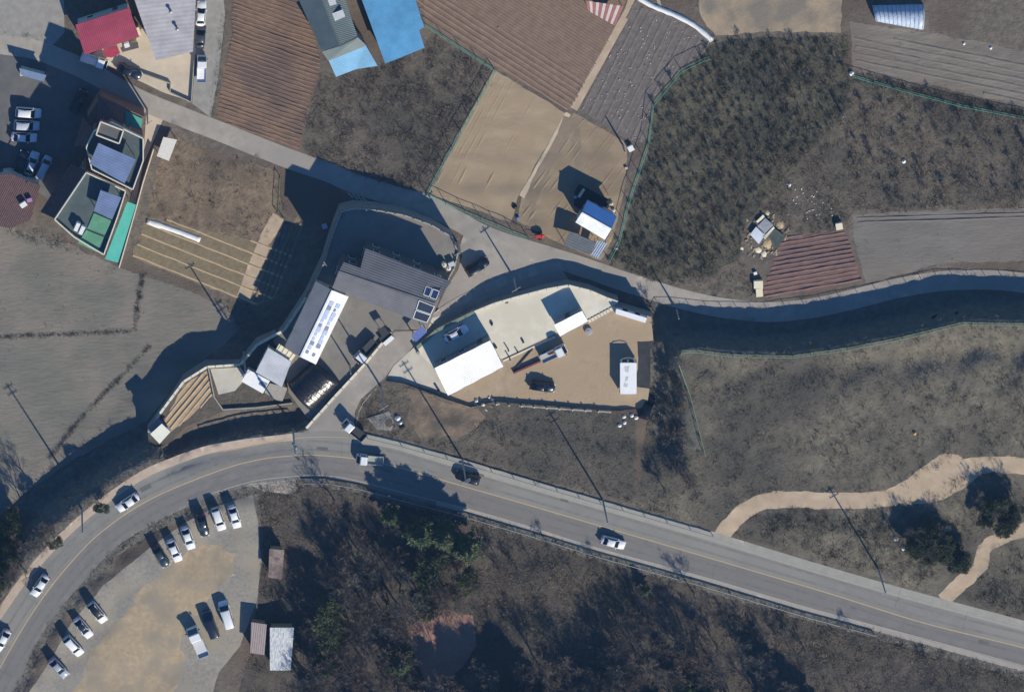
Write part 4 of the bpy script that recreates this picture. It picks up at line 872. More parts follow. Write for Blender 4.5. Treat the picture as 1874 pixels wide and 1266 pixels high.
t = vehicle('truck', WHITE, 1013, 647, .9, -.42, 'white pickup with scrap in its grey bed on the dirt yard', 'pickup truck', (170, 172, 174))
vehicle('sedan', (20, 26, 36), 993, 708, .99, .13, 'black car on the dirt yard below the white pickup')
vehicle('truck', WHITE, 669, 642, -.68, .73, 'white-cab pickup with dark bed in the workshop yard', 'pickup truck', (60, 62, 66), sc=1.05)
vehicle('truck', WHITE, 172, 111, .95, .3, 'white pickup in front of the red-roofed house', 'pickup truck', (224, 225, 226))
vehicle('sedan', NAVY, 237, 132, .9, .4, 'dark navy car standing on the lane by the beige forecourt')
vehicle('truck', WHITE, 369, 127, .02, -1, 'white pickup beside the light grey warehouse', 'pickup truck', (232, 232, 232))
vehicle('sedan', DGRY, 367, 66, .08, -1, 'dark grey car above the white pickup by the grey warehouse')
vehicle('sedan', WHITE, 368, 26, .08, -1, 'white car at the top edge beside the grey warehouse')
g = 'cars in the shaded parking court'
vehicle('suv', WHITE, 52, 207, 1, .08, 'white car with sunlit roof, topmost of three in the shaded court', group=g)
vehicle('suv', (190, 196, 206), 49, 230, 1, .05, 'pale car, middle of three side by side in the shaded court', group=g)
vehicle('sedan', WHITE, 44, 252, 1, .05, 'white car, lowest of three side by side in the shaded court', group=g)
vehicle('sedan', (200, 206, 214), 58, 300, .35, -.94, 'pale car parked against the brown-tiled house', group=g)
vehicle('van', (180, 188, 200), 80, 307, .45, -.9, 'pale grey van in the lower part of the shaded court', 'van', group=g, sc=.9)
vehicle('sedan', NAVY, 39, 298, .3, -.95, 'dark navy car left of the pale car by the tiled house', group=g)
vehicle('suv', BLK, 144, 186, .42, -.9, 'black car in deep shade against the tall brick villa', group=g)
vehicle('suv', BLK, 1184, 748, .4, -.9, 'black car in shade at the lower right corner of the dirt yard')
# scrap load, trailer and small tractor
o = MB()
for k in range(5): o.box(P(1005+k*2.4, 648-k*1.2, ZC+1.0), (0.5+0.1*k, 0.25, 0.18), 0.4*k)
o = o.build('scrap_metal', mat('rusty_scrap', (150, 92, 76), (120, 80, 70), 6, 0.8), loc=P(1009, 646, ZC+0.9)); tag(o, 'rusty red scrap lying in the bed of the white pickup', 'scrap')
c = P(706, 615, ZL); t = thing('cart', 'small dark trailer cart with canopy beside the yard entrance', 'trailer', (c.x, c.y, ZL))
MB().box((c.x, c.y, ZL+0.6), (2.4, 1.4, 0.12), 0.7).build('deck', mat('dark_deck', (44, 46, 50), rough=0.7), t)
MB().slab([P(690, 602, 6.0), P(704, 598, 6.1), P(713, 611, 6.1), P(699, 616, 6.0)], 0.06).build('canopy', mat('dark_canopy', (40, 42, 46), (58, 60, 62), 4, 0.6), t)
for x, y in ((692, 603), (703, 600), (711, 610), (700, 614)): q = P(x, y, 6.0); MB().beam((q.x, q.y, ZL+0.6), q, 0.07, 0.07).build('post', STEEL, t)
for k in (-1, 1): q = Vector((c.x+0.6*k, c.y-0.5*k, ZL+0.3)); MB().tube([q, q+Vector((0.14, 0.14, 0))], 0.3, 12).build('wheel', TYRE, t)
o = MB().box(P(711, 622, ZL+0.5), (2.2, 0.8, 0.9), 0.75).build('crate', WHITEP, loc=P(711, 622, ZL)); tag(o, 'white crate beside the dark trailer cart', 'crate')
c = G(987, 430); t = thing('tiller', 'small red walking tractor behind the green fence by the lane', 'tractor', c)
rd = mat('red_machine_paint', (196, 62, 54), (180, 50, 46), 4, 0.45)
MB().loft([[c+Vector((x, -w, z0)), c+Vector((x, -w, z1)), c+Vector((x, w, z1)), c+Vector((x, w, z0))] for x, w, z0, z1 in ((-0.9, .2, .5, .9), (-0.6, .32, .45, 1.0), (0.5, .34, .45, 1.05), (0.9, .22, .5, .9))]).build('engine_cover', rd, t)
for s in (-1, 1):
    MB().tube([c+Vector((0.1, s*0.5, 0.4)), c+Vector((0.1, s*0.72, 0.4))], 0.4, 12).build('wheel', TYRE, t); MB().tube([c+Vector((-0.8, s*0.2, 0.9)), c+Vector((-1.5, s*0.35, 1.1)), c+Vector((-1.8, s*0.35, 1.05))], 0.04, 6).build('handlebar', DARKPL, t)
MB().tube([c+Vector((0.4, 0.1, 1.0)), c+Vector((0.4, 0.1, 1.4))], 0.05, 6).build('exhaust', DARKPL, t)
# ------------------------------------------------------------------ vegetation
def bark(name, c, c2): return mat(name, c, c2, 3.0, 0.9, 0.03, 8, obj=True)
BARK = bark('grey_brown_bark', (92, 82, 74), (116, 104, 94)); TWIG = bark('brown_twigs', (104, 88, 78), (128, 110, 98)); TWIG2 = bark('grey_twigs', (100, 96, 90), (124, 118, 110)); TWIG3 = bark('dull_brown_twigs', (100, 88, 80), (124, 110, 100))
PINE = mat('pine_needles', (78, 94, 66), (112, 124, 88), 1.6, 0.8, obj=True, spec=0.15); PINE2 = mat('olive_needles', (88, 98, 70), (120, 126, 92), 1.6, 0.8, obj=True, spec=0.15)
LEAFM = mat('dull_evergreen_leaf', (64, 72, 56), (94, 98, 76), 1.4, 0.85, obj=True, spec=0.1); LEAFM2 = mat('olive_evergreen_leaf', (76, 86, 60), (104, 110, 80), 1.4, 0.85, obj=True, spec=0.1)
def bare_tree(seed, h=9.0, spread=1.0, depth=5):
    R = random.Random(seed); tr = MB(); cr = MB()
    def branch(p, d, L, r, lv):
        n = 3 if lv < 3 else 2; pts = [p]; rs = [r]; q = p.copy(); dd = d.copy()
        for i in range(n):
            dd = (dd+Vector((R.uniform(-.22, .22), R.uniform(-.22, .22), R.uniform(-.05, .2)))).normalized(); q = q+dd*(L/n); pts.append(q.copy()); rs.append(max(0.014, r*(1-0.45*(i+1)/n)))
        (tr if lv < 2 else cr).tube(pts, rs, 5 if lv < 2 else 3, False)
        if lv >= depth: return
        k = (5, 4, 4, 4, 3)[lv]
        for j in range(k):
            u = 0.35+0.65*(j+R.random()*0.6)/k; i = min(n-1, int(u*n)); f = u*n-i; b = pts[i].lerp(pts[i+1], min(1, f))
            az = R.uniform(0, 6.28); e = R.uniform(0.45, 0.95)*spread; x = dd.orthogonal().normalized(); y = dd.cross(x)
            nd = (dd*math.cos(e)+(x*math.cos(az)+y*math.sin(az))*math.sin(e)+Vector((0, 0, 0.12))).normalized()
            branch(b, nd, L*R.uniform(0.5, 0.72), rs[i+1]*0.68, lv+1)
    branch(Vector((0, 0, -0.2)), Vector((R.uniform(-.06, .06), R.uniform(-.06, .06), 1)).normalized(), h*0.5, h*0.016+0.03, 0)
    return tr, cr
def tufts(rnd, cen, nrm, n, s0, s1):
    "random needle quads around points -> arrays"
    V = []; 
    k = len(cen); idx = rnd.integers(0, k, n); c = cen[idx]+rnd.normal(0, 0.12, (n, 3)); d = rnd.normal(0, 1, (n, 3)); d[:, 2] = np.abs(d[:, 2])*0.5; d += nrm[idx]*1.2; d /= np.linalg.norm(d, axis=1)[:, None]
    e = np.cross(d, rnd.normal(0, 1, (n, 3))); e /= np.linalg.norm(e, axis=1)[:, None]; L = rnd.uniform(s0, s1, (n, 1)); w = L*0.32
    V = np.stack([c-e*w*0.5, c+e*w*0.5, c+d*L+e*w*0.25, c+d*L-e*w*0.25], 1).reshape(-1, 3); F = np.arange(4*n).reshape(-1, 4); return V, F
def pine(seed, h=9.5, r=3.6, n=6500):
    R = random.Random(seed); rnd = np.random.default_rng(seed); tr = MB(); tr.tube([(0, 0, -0.2), (0.05, 0, h*0.5), (0.1, 0.05, h*0.97)], [0.19, 0.12, 0.03], 6); cen = []; nr = []
    z = h*0.28
    while z < h*0.97:
        u = (z-h*0.28)/(h*0.7); rr = r*(1-u)**0.75*R.uniform(0.75, 1.15)+0.15; k = R.randint(4, 6); a0 = R.uniform(0, 6.28)
        for j in range(k):
            a = a0+6.28*j/k+R.uniform(-.25, .25); L = rr*R.uniform(0.7, 1.1); e = Vector((math.cos(a), math.sin(a), 0.15-0.25*u)); p0 = Vector((0, 0, z)); tr.tube([p0, p0+e*L], [0.05*(1-u)+0.015, 0.01], 3, False)
            for s in np.linspace(0.3, 1, max(3, int(L*4))):
                for q in range(2): side = Vector((-e.y, e.x, 0))*R.uniform(-.35, .35)*(1.15-s)*L; c = p0+e*(L*s)+side; cen.append(c); nr.append(e)
        z += h*0.055*R.uniform(0.8, 1.2)
    V, F = tufts(rnd, np.array(cen), np.array(nr), n, 0.28, 0.7); return tr, V, F
def leafy(seed, h=6.0, r=3.0, n=5200, lobes=16):
    R = random.Random(seed); rnd = np.random.default_rng(seed); tr = MB(); tr.tube([(0, 0, -0.2), (0.08, 0.03, h*0.4), (0.1, 0, h*0.75)], [0.16, 0.11, 0.04], 6); V = []; cs = []; nr = []
    for k in range(lobes):
        a = R.uniform(0, 6.28); q = r*math.sqrt(R.random())*0.8; z = h*(0.45+0.45*(1-(q/r)**2)*R.uniform(0.6, 1.0)); c = np.array((math.cos(a)*q, math.sin(a)*q, z)); rad = r*R.uniform(0.2, 0.36)
        tr.tube([(0.05, 0, h*0.3), tuple(c)], [0.05, 0.015], 4, False)
        d = rnd.normal(0, 1, (60, 3)); d /= np.linalg.norm(d, axis=1)[:, None]; cs.append(c+d*rad*np.cbrt(rnd.uniform(0.15, 1, (60, 1)))*np.array((1, 1, .75))); nr.append(d)
    V, F = tufts(rnd, np.concatenate(cs), np.concatenate(nr), n, 0.18, 0.42); return tr, V, F
TREES = {}
def tree_proto(key, label_cat='tree'):
    kind = key[0]; t = thing({'bare': 'bare_tree', 'pine': 'pine_tree', 'bush': 'bare_bush', 'leafy': 'evergreen_tree'}[kind], '', ''); rnd = key[1]
    if kind in ('pine', 'leafy'):
        tr, V, F = pine(rnd) if kind == 'pine' else leafy(rnd); tr.build('trunk', BARK, t, local=True); o = bpy.data.objects.new('crown', np_mesh('crown', V, F, (PINE if rnd % 2 else PINE2) if kind == 'pine' else (LEAFM if rnd % 2 else LEAFM2))); COL.objects.link(o); o.parent = t
    else:
        tr, cr = bare_tree(rnd, 9.0 if kind == 'bare' else 3.0, 1.0 if kind == 'bare' else 1.25, 5 if kind == 'bare' else 4); tr.build('trunk', BARK, t, local=True); cr.build('crown', (TWIG, TWIG2, TWIG3)[rnd % 3], t, local=True)
    return t
def tree(key, px, py, label, sc=1.0, group=None, cat='tree'):
    if key not in TREES: TREES[key] = t = tree_proto(key)
    else: t = copy_tree(TREES[key])
    p = G(px, py); t.location = p-UP*0.05; t.rotation_euler = (0, 0, random.uniform(0, 6.28)); t.scale = (sc, sc, sc*random.uniform(0.92, 1.08)); tag(t, label, cat, group); return t
# --- stuff: blades and twigs strewn over an area
def strew(name, label, cat, polys, per_m2, L, m, excl=(), spread=0.9, blades=7, width=0.035, clump=None, seed=1, zlim=None):
    rnd = np.random.default_rng(seed); C = []
    for poly in polys:
        xs = [p[0] for p in poly]; ys = [p[1] for p in poly]; x0, x1, y0, y1 = min(xs), max(xs), min(ys), max(ys); n = int((x1-x0)*(y1-y0)/100*per_m2)
        x = rnd.uniform(x0, x1, n); y = rnd.uniform(y0, y1, n); k = inpoly(x, y, poly)
        for e in list(excl): k &= ~inpoly(x, y, e)
        k &= (x > -60) & (x < 1940) & (y > -60) & (y < 1330)
        x, y = x[k], y[k]
        if clump:
            d = vnoise(x/clump[0], y/clump[0], seed)+0.5*vnoise(x/clump[0]*2.3, y/clump[0]*2.3, seed+3); k = d > clump[1]+rnd.uniform(-.15, .15, len(x)); x, y = x[k], y[k]
        C.append(np.stack([x, y], 1))
    C = np.concatenate(C); h = HG(C[:, 0], C[:, 1]); X = PN(C[:, 0], C[:, 1], h); n = len(X)
    sz = rnd.uniform(L[0], L[1], n)*(0.6+0.8*vnoise(X[:, 0]*0.35, X[:, 1]*0.35, seed+9)); B = np.repeat(X, blades, 0); S = np.repeat(sz, blades)
    d = rnd.normal(0, spread, (n*blades, 3)); d[:, 2] = np.abs(d[:, 2])*0.5+0.35; d /= np.linalg.norm(d, axis=1)[:, None]
    B[:, :2] += rnd.normal(0, 1, (n*blades, 2))*S[:, None]*0.3; B[:, 2] -= 0.08; e = np.cross(d, rnd.normal(0, 1, (n*blades, 3))); e /= np.linalg.norm(e, axis=1)[:, None]; S = (S*rnd.uniform(0.6, 1.2, len(S)))[:, None]
    w = width*(0.6+0.8*rnd.random((n*blades, 1)))
    V = np.stack([B-e*w, B+e*w, B+d*S], 1).reshape(-1, 3); F = np.arange(len(V)).reshape(-1, 3)
    o = bpy.data.objects.new(name, np_mesh(name, V, F, m)); COL.objects.link(o); tag(o, label, cat, kind='stuff'); return o
def scm(name, c, c2, c3=None): return mat(name, c, c2, 0.7, 0.95, c3=c3, big=0.12, spec=0.1)
S_DRY = scm('dry_stalks', (112, 102, 88), (146, 132, 112), (96, 88, 80)); S_OLIVE = scm('olive_weeds', (76, 75, 64), (108, 102, 85), (90, 84, 74)); S_BROWN = scm('brown_stalks', (98, 88, 78), (130, 117, 103), (88, 80, 74)); S_DARK = scm('dark_brush', (76, 75, 64), (104, 99, 85)); S_STRAW = scm('pale_straw', (138, 126, 104), (166, 150, 124)); S_GREEN = scm('green_weeds', (72, 96, 66), (100, 116, 84))
HARD = [PL, PH, PC, SIDE_LANE, LANE, ROAD, TRACK1P, TRACK2P]
strew('weeds', 'matted olive and brown weeds over the dark orchard plot', 'weeds', [ORCH], 3.2, (0.5, 1.1), S_OLIVE, HARD, clump=(26, 0.5), seed=11)
strew('brush', 'dark low brush between the orchard rows', 'brush', [ORCH], 1.6, (0.5, 1.1), S_DARK, HARD, clump=(18, 0.75), seed=12)
strew('brush', 'grey-brown tangled brush beside the bright blue warehouse', 'brush', [SCRUB_N], 3.8, (0.6, 1.4), S_BROWN, HARD, clump=(22, 0.6), seed=13)
strew('dry_grass', 'dry grass and dead stalks in the upper right waste plot', 'dry grass', [SCRUB_NE], 4.2, (0.4, 1.0), S_DRY, HARD+[F8], clump=(24, 0.4), seed=14)
strew('dry_grass', 'dry brown stalks over the wide fallow slope on the right', 'dry grass', [EAST], 2.3, (0.35, 0.9), S_DRY, HARD, clump=(20, 0.55), seed=15)
strew('brush', 'dark scattered brush on the wide fallow slope', 'brush', [EAST], 1.2, (0.5, 1.1), S_DARK, HARD, clump=(16, 0.85), seed=16)
strew('dry_grass', 'dark dry grass on the slope below the dirt yard', 'dry grass', [SOUTHF], 3.0, (0.3, 0.7), S_DARK, HARD+[BARE_S], clump=(20, 0.5), seed=17)
strew('weeds', 'brown weeds in the plot above the striped field', 'weeds', [F7], 2.6, (0.3, 0.8), S_BROWN, HARD, clump=(22, 0.6), seed=18)
strew('brush', 'brush on the shaded bank above the main road curve', 'brush', [BANKL], 2.0, (0.5, 1.2), S_BROWN, HARD, seed=19)
strew('brush', 'brush on the shaded bank below the right-hand fence', 'brush', [CLIFF], 0.8, (0.3, 0.8), S_DRY, HARD, seed=20)
strew('undergrowth', 'brown undergrowth on the wood floor below the road', 'undergrowth', [WOODS], 2.2, (0.5, 1.3), S_BROWN, HARD+[LOT, RED], clump=(24, 0.5), seed=21)
strew('dry_grass', 'pale dry grass clumps in the wood clearing', 'dry grass', [[(860, 1040), (1120, 1040), (1180, 1110), (1100, 1220), (1000, 1180), (880, 1120)], [(1370, 1110), (1860, 1235), (1860, 1260), (1420, 1200)], [(480, 900), (545, 905), (500, 1000), (480, 990)]], 4.0, (0.4, 1.0), S_STRAW, HARD, clump=(20, 0.5), seed=22)
VERGE = offset(ROAD_S[6:], 0)+offset(ROAD_S[6:], 16)[::-1]
strew('brush', 'dark dead brush between the sandy track and the road', 'brush', [[(1400, 940), (1600, 935), (1700, 925), (1760, 960), (1700, 1070), (1560, 1030), (1400, 985)], [(1790, 1090), (1870, 1010), (1940, 1000), (1940, 1140), (1820, 1110)]], 4.0, (0.6, 1.3), S_DARK, HARD, clump=(30, 0.62), seed=41)
strew('brush', 'dark brush added for the shaded drop along the lower edge of the upper right field', 'brush', [strip([(1565, 142), (1700, 172), (1874, 210), (1940, 224)], 16)], 7.0, (0.5, 1.0), S_DARK, HARD, seed=43)  # added brush darkens the strip in place of a shaded drop
strew('ditch_shade_weeds', 'dark weeds strewn to stand for the shade of narrow field ditches', 'weeds', [strip([(-60, 620), (60, 614), (160, 610), (240, 606)], 6), strip([(262, 500), (252, 560), (246, 606)], 8), strip([(275, 632), (230, 680), (160, 752), (90, 840)], 6)], 34.0, (0.25, 0.6), S_DARK, HARD, seed=42)  # dark weeds imitate ditch shade; no ditches are dug
strew('weeds', 'weeds along the lower edge of the main road', 'weeds', [VERGE], 4.0, (0.3, 0.8), S_DARK, [ROAD], seed=23)
strew('grass', 'green grass strips along the field fences', 'grass', [strip([(410, 30), (395, 160), (388, 215)], 12), strip([(400, 243), (520, 300)], 8), strip([(1545, 60), (1552, 200)], 14), strip(FENCE_D[2:], 7), [(505, 350), (545, 375), (530, 395), (508, 380)], strip(offset(LANE_C, -22)[8:26], 8)], 7.0, (0.2, 0.45), S_GREEN, [LANE], seed=24)
strew('stubble', 'sparse stubble and clods in the left fallow field', 'stubble', [F11, F9, F10], 0.7, (0.2, 0.45), S_DRY, HARD, blades=5, clump=(30, 0.8), seed=25)
strew('dry_grass', 'dry grass around the field edges and lane verges', 'dry grass', [[(390, 545), (480, 560), (560, 500), (540, 560), (470, 640), (420, 600)], [(1180, 515), (1400, 545), (1395, 520), (1350, 470), (1300, 505)], [(560, 250), (640, 315), (780, 352), (770, 368), (640, 330), (545, 290)], [(1130, 548), (1200, 560), (1200, 590), (1135, 560)], [(655, 795), (660, 740), (700, 715), (745, 770), (740, 805)], [(1560, 378), (1700, 372), (1870, 368), (1870, 385), (1700, 386), (1560, 395)], [(10, 395), (120, 440), (200, 480), (120, 460), (10, 430)]], 3.2, (0.3, 0.8), S_DARK, HARD, seed=26)
strew('garden_weeds', 'brown weeds in the small terrace garden', 'weeds', [[(400, 725), (440, 715), (480, 725), (530, 735), (470, 745), (405, 750)]], 3.0, (0.2, 0.5), S_BROWN, [], seed=27)
# white plastic scraps over the mulched field
def flakes(name, label, cat, poly, n, size, m, seed, clump=None):
    rnd = np.random.default_rng(seed); xs = [p[0] for p in poly]; ys = [p[1] for p in poly]; x = rnd.uniform(min(xs), max(xs), n); y = rnd.uniform(min(ys), max(ys), n); k = inpoly(x, y, poly)
    if clump: k &= vnoise(x/clump[0], y/clump[0], seed) > clump[1]
    x, y = x[k], y[k]; X = PN(x, y, HG(x, y)+0.1); n = len(x); a = rnd.normal(1.1, 0.5, n); L = rnd.uniform(size[0], size[1], n)
    d = np.stack([np.cos(a)*L, np.sin(a)*L, rnd.uniform(-.02, .06, n)], 1); e = np.stack([-np.sin(a)*L*.4, np.cos(a)*L*.4, rnd.uniform(-.02, .06, n)], 1)
    V = np.stack([X-d-e, X+d-e*.6, X+d*.8+e, X-d*.7+e], 1).reshape(-1, 3); o = bpy.data.objects.new(name, np_mesh(name, V, np.arange(len(V)).reshape(-1, 4), m)); COL.objects.link(o); tag(o, label, cat, kind='stuff')
flakes('plastic_scraps', 'torn pale plastic mulch scraps over the grey field', 'scraps', F5, 700, (0.06, 0.18), mat('torn_plastic', (186, 178, 172), (160, 152, 148), 3, 0.6), 31, (14, 0.35))
flakes('litter', 'white litter strewn beside the junk pile', 'litter', [(1440, 335), (1500, 350), (1540, 400), (1440, 410)], 90, (0.05, 0.2), mat('white_litter', (214, 214, 218), (190, 190, 196), 3, 0.6), 32)
flakes('junk_scraps', 'wood and plastic scraps strewn around the junk pile', 'scraps', [(1365, 395), (1410, 380), (1450, 425), (1425, 470), (1380, 475), (1350, 455)], 170, (0.1, 0.4), mat('junk_scrap', (176, 158, 130), (110, 104, 96), 2.5, 0.8), 33)
# --- trees
g = 'bare trees of the wood below the road'; lb = 'leafless brown tree in the dark wood below the main road'
WR = random.Random(5); spots = []
while len(spots) < 150:
    x, y = WR.uniform(500, 1500), WR.uniform(915, 1330)
    if y < 915+max(0, (x-700))*0.285+25 or x < 560 and y > 1100: continue
    if inpoly([x], [y], RED)[0] or inpoly([x], [y], LOT)[0] or (850 < x < 1120 and 1050 < y < 1190): continue
    if any(math.hypot(x-a, y-b) < 22 for a, b in spots): continue
    if x < 615 and y < 1130: continue
    spots.append((x, y))
for x, y in spots: tree(('bare', WR.randint(1, 5)), x, y, lb, min(WR.uniform(0.75, 1.3), max(0.28, (y-(905+max(0, x-700)*0.278))/125)), g)
g2 = 'bare trees along the lower road verge'
for x, y, s, lab in ((612, 915, .8, 'leafless tree casting a fan-shaped shadow on the road bend'), (1270, 1085, .75, 'leafless tree whose thin shadow crosses the right part of the road'), (1000, 990, .4, 'small leafless tree at the verge below the straight road'), (1090, 1025, .4, 'small leafless tree beside the road, left of the lone white car'), (1560, 1160, .45, 'small leafless tree below the road near the right edge'), (1700, 1215, .4, 'leafless sapling at the lower right road verge'), (1440, 1160, .5, 'leafless tree at the verge with pale dry grass')):
    tree(('bare', 1+int(x) % 5), x, y, lab, s, g2)
g3 = 'pine trees of the wood'
for x, y, s, lab in ((765, 955, 1.0, 'pine at the roadside whose pointed shadow falls on the road'), (808, 965, .95, 'pine beside the roadside pine, throwing a blunt shadow'), (850, 985, .95, 'pine at the right end of the roadside pine shadow'), (715, 935, .6, 'small pine at the left end of the roadside pines'), (790, 1030, 1.0, 'broad green evergreen behind the roadside pines'), (840, 1050, .9, 'green evergreen near the pale clearing in the wood'), (770, 1090, .9, 'green evergreen above the red clay clearing'), (590, 1110, 1.0, 'broad olive evergreen in the left part of the wood'), (608, 1150, .9, 'olive evergreen just below the broad olive pine'), (730, 1200, .8, 'pine on the left side of the red clay clearing'), (590, 1210, .8, 'pine near the lower edge right of the white-sheeted shed'), (1250, 1250, .8, 'pine near the lower edge in the right part of the wood'), (1290, 1262, .8, 'pine beside another pine at the lower right wood edge'), (1180, 1075, .35, 'very small bright pine by the road verge')):
    tree(('leafy', 2) if 'evergreen' in lab else ('pine', 1+(int(x+y) % 4)), x, y, lab, s*(1.25 if 'evergreen' in lab else 1), g3)
g4 = 'trees below the picture edge'
for x, y, s in ((840, 1345, 1.3), (875, 1350, 1.5), (900, 1300, 1.3), (950, 1310, 1.4), (990, 1300, 1.3), (1140, 1340, 1.3), (1190, 1330, 1.3), (1450, 1310, 1.2),  (930, 1350, 1.5), (965, 1370, 1.5), (1000, 1345, 1.4), (1120, 1400, 1.4), (1170, 1390, 1.4), (1220, 1370, 1.4), (1480, 1340, 1.2), (1510, 1350, 1.2), (690, 1350, 1.2), (650, 1380, 1.3)):
    tree(('pine', 1+(int(x) % 4)), x, y, 'tall pine just below the lower picture edge', s, g4)
g5 = 'bare trees on the shaded bank left of the road'; WR = random.Random(9)
for k in range(24):
    u = k/23; i = int(4+u*26); bx, by = offset(ROAD_N, -(22+WR.random()*55))[i]
    if inpoly([bx], [by], PH)[0] or bx > 260: continue
    tree(('bare', WR.randint(1, 5)), bx, by, 'leafless tree on the shaded bank between the left field and the road', WR.uniform(.5, .95), g5)
for k in range(26):
    i = int(5+k*0.95); bx, by = offset(ROAD_N, -(35+WR.random()*60))[i]
    if bx > 240: continue
    tree(('leafy', 1+k % 3), bx, by, 'dark evergreen on the shaded bank between the left field and the road', WR.uniform(.55, .95), 'evergreens on the shaded bank')
for x, y, s, lab in ((185, 925, .5, 'small green bush overhanging the pavement behind the white car'), (100, 985, .5, 'green bush overhanging the pavement at the left bend')): tree(('leafy', 2), x, y, lab, s, cat='bush')
g6 = 'bare bushes in the gully right of the dirt yard'; WR = random.Random(3)
for k in range(22):
    x, y = WR.uniform(1195, 1285), WR.uniform(640, 900)
    if x > 1225+(y-640)*0.25 and y < 830: x -= 40
    tree(('bush', WR.randint(1, 4)), x, y, 'leafless bush in the dark gully right of the dirt yard', WR.uniform(.8, 1.5), g6, 'bush')
g7 = 'orchard trees in diagonal rows'; WR = random.Random(4); dx_, dy_ = 0.64, -0.77
for i in range(-40, 60):
    for j in range(-40, 60):
        x = 1330+dx_*i*17-dy_*j*25+WR.uniform(-4, 4); y = 300+dy_*i*17+dx_*j*25+WR.uniform(-4, 4)
        if inpoly([x], [y], ORCH)[0] and not inpoly([x], [y], LANE)[0] and WR.random() > 0.08: tree(('bush', WR.randint(1, 4)), x, y, 'leafless low tree in the diagonal rows of the dark orchard plot', WR.uniform(.45, .75), g7)
g9 = 'trees on the upper right waste plot'
for i in range(-10, 14):
    for j in range(-8, 10):
        x = 1700+i*36+j*10+WR.uniform(-9, 9); y = 270+j*34+i*3+WR.uniform(-8, 8)
        if 1560 < x < 1930 and inpoly([x], [y], SCRUB_NE)[0] and WR.random() > 0.12: tree(('bush', WR.randint(1, 4)), x, y, 'leafless tree standing on the upper right waste plot', WR.uniform(.5, .9), g9)
g8 = 'bushes on the right slope'
for x, y, s in ((1640, 985, 2.2), (1670, 965, 2.4), (1700, 990, 2.2), (1720, 960, 2.0), (1790, 905, 2.0), (1820, 920, 2.3), (1850, 900, 2.0), (1690, 1020, 2.0), (1840, 950, 1.8), (1740, 1000, 1.8)): tree(('bare', 1+int(x) % 5), x, y, 'leafless tree in the dark thicket beside the sandy track', s*0.28, g8)

WR = random.Random(21)
for cx_, cy_, n_, r_ in ((1690, 985, 14, 42), (1825, 930, 10, 32), (1740, 1020, 6, 30)):
    for k in range(n_):
        a = WR.uniform(0, 6.28); q = r_*math.sqrt(WR.random()); x, y = cx_+math.cos(a)*q, cy_+math.sin(a)*q*0.8
        if inpoly([x], [y], TRACK1P)[0] or inpoly([x], [y], TRACK2P)[0] or inpoly([x], [y], ROAD)[0]: continue
        tree(('leafy', 1+k % 3), x, y, 'dark evergreen bush in the thickets around the sandy track', WR.uniform(.4, .8) if cx_ > 1600 else WR.uniform(.15, .35), 'dark bushes around the sandy track', 'bush')
# ------------------------------------------------------------------ walls, fences, poles, small things
def wall_line(name, label, cat, px, z0, h, w, m, block=None, gap=0.08, bm=None, post=None, group=None):
    "low wall following pixels at height z0 (number or per-point list); coping blocks or posts are parts"
    zz = z0 if isinstance(z0, (list, tuple)) else [z0]*len(px)
    pts = [P(x, y, z) for (x, y), z in zip(px, zz)]; ce = sum(pts, Vector())/len(pts); t = thing(name, label, cat, ce, group)
    mb = MB()
    for a, b in zip(pts[:-1], pts[1:]): mb.beam(a+UP*(h/2-0.1), b+UP*(h/2-0.1), w, h+0.2)
    mb.build('wall_body', m, t)
    if block or post:
        for a, b in zip(pts[:-1], pts[1:]):
            L = (b-a).length; sp = block or post; k = max(1, round(L/sp)); d = (b-a)/k
            for i in range(k):
                if block: MB().beam(a+d*(i+gap/2)+UP*(h+0.06), a+d*(i+1-gap/2)+UP*(h+0.06), w+0.16, 0.14).build('coping_block', bm or CREAM, t)
                else: MB().box(a+d*i+UP*(h/2+0.2), (0.2, 0.2, h+0.4)).build('post', bm or CONC, t)
    return t
wall_line('parapet', 'cream block parapet along the rounded edge of the concrete yard', 'wall', [(868, 570), (905, 555), (950, 542), (1000, 529), (1040, 522), (1080, 532), (1110, 545), (1130, 552)], ZC, 0.25, 0.34, CONC, block=1.75, gap=0.05)
wall_line('parapet', 'greenish kerb wall beside the shaded end of the concrete yard', 'wall', [(760, 638), (800, 603), (868, 570)], ZC, 0.25, 0.5, mat('mossy_concrete', (104, 120, 106), (124, 136, 120), 2, 0.9), block=2.0, bm=mat('mossy_concrete_b', (112, 128, 112), (126, 140, 122), 2, 0.9))
wall_line('parapet', 'pale parapet with posts around the workshop yard edge', 'wall', [(568, 530), (592, 482), (607, 432), (624, 387), (650, 381), (690, 384), (740, 393), (790, 411), (826, 432), (838, 461), (831, 490), (812, 524)], ZL, 0.45, 0.22, CONC, post=2.0)
wall_line('parapet', 'pale stone edging of the small house terrace above the field', 'wall', [(272, 790), (292, 756), (336, 697), (379, 670), (440, 666), (470, 630), (520, 603), (560, 543)], [3.4]*6+[4.0, 4.2], 0.3, 0.3, CONC, block=1.6)
wall_line('garden_wall', 'thin garden wall dividing the vegetable bed from the paving', 'wall', [(381, 672), (392, 725), (408, 748), (470, 744), (535, 736)], 3.4, 0.5, 0.2, CONC)
wall_line('kerb_wall', 'low dark-shadowed wall with posts along the lower edge of the dirt yard', 'wall', [(908, 737), (1000, 744), (1118, 752)], ZC, 0.65, 0.3, CONC, post=2.4, bm=CREAM)
wall_line('lane_barrier', 'concrete barrier beside the tunnel along the side lane', 'wall', [(716, 606), (668, 664), (612, 724), (560, 782)], [4.2, 4.2, 4.3, 4.6], 0.45, 0.3, CONC, block=2.2)
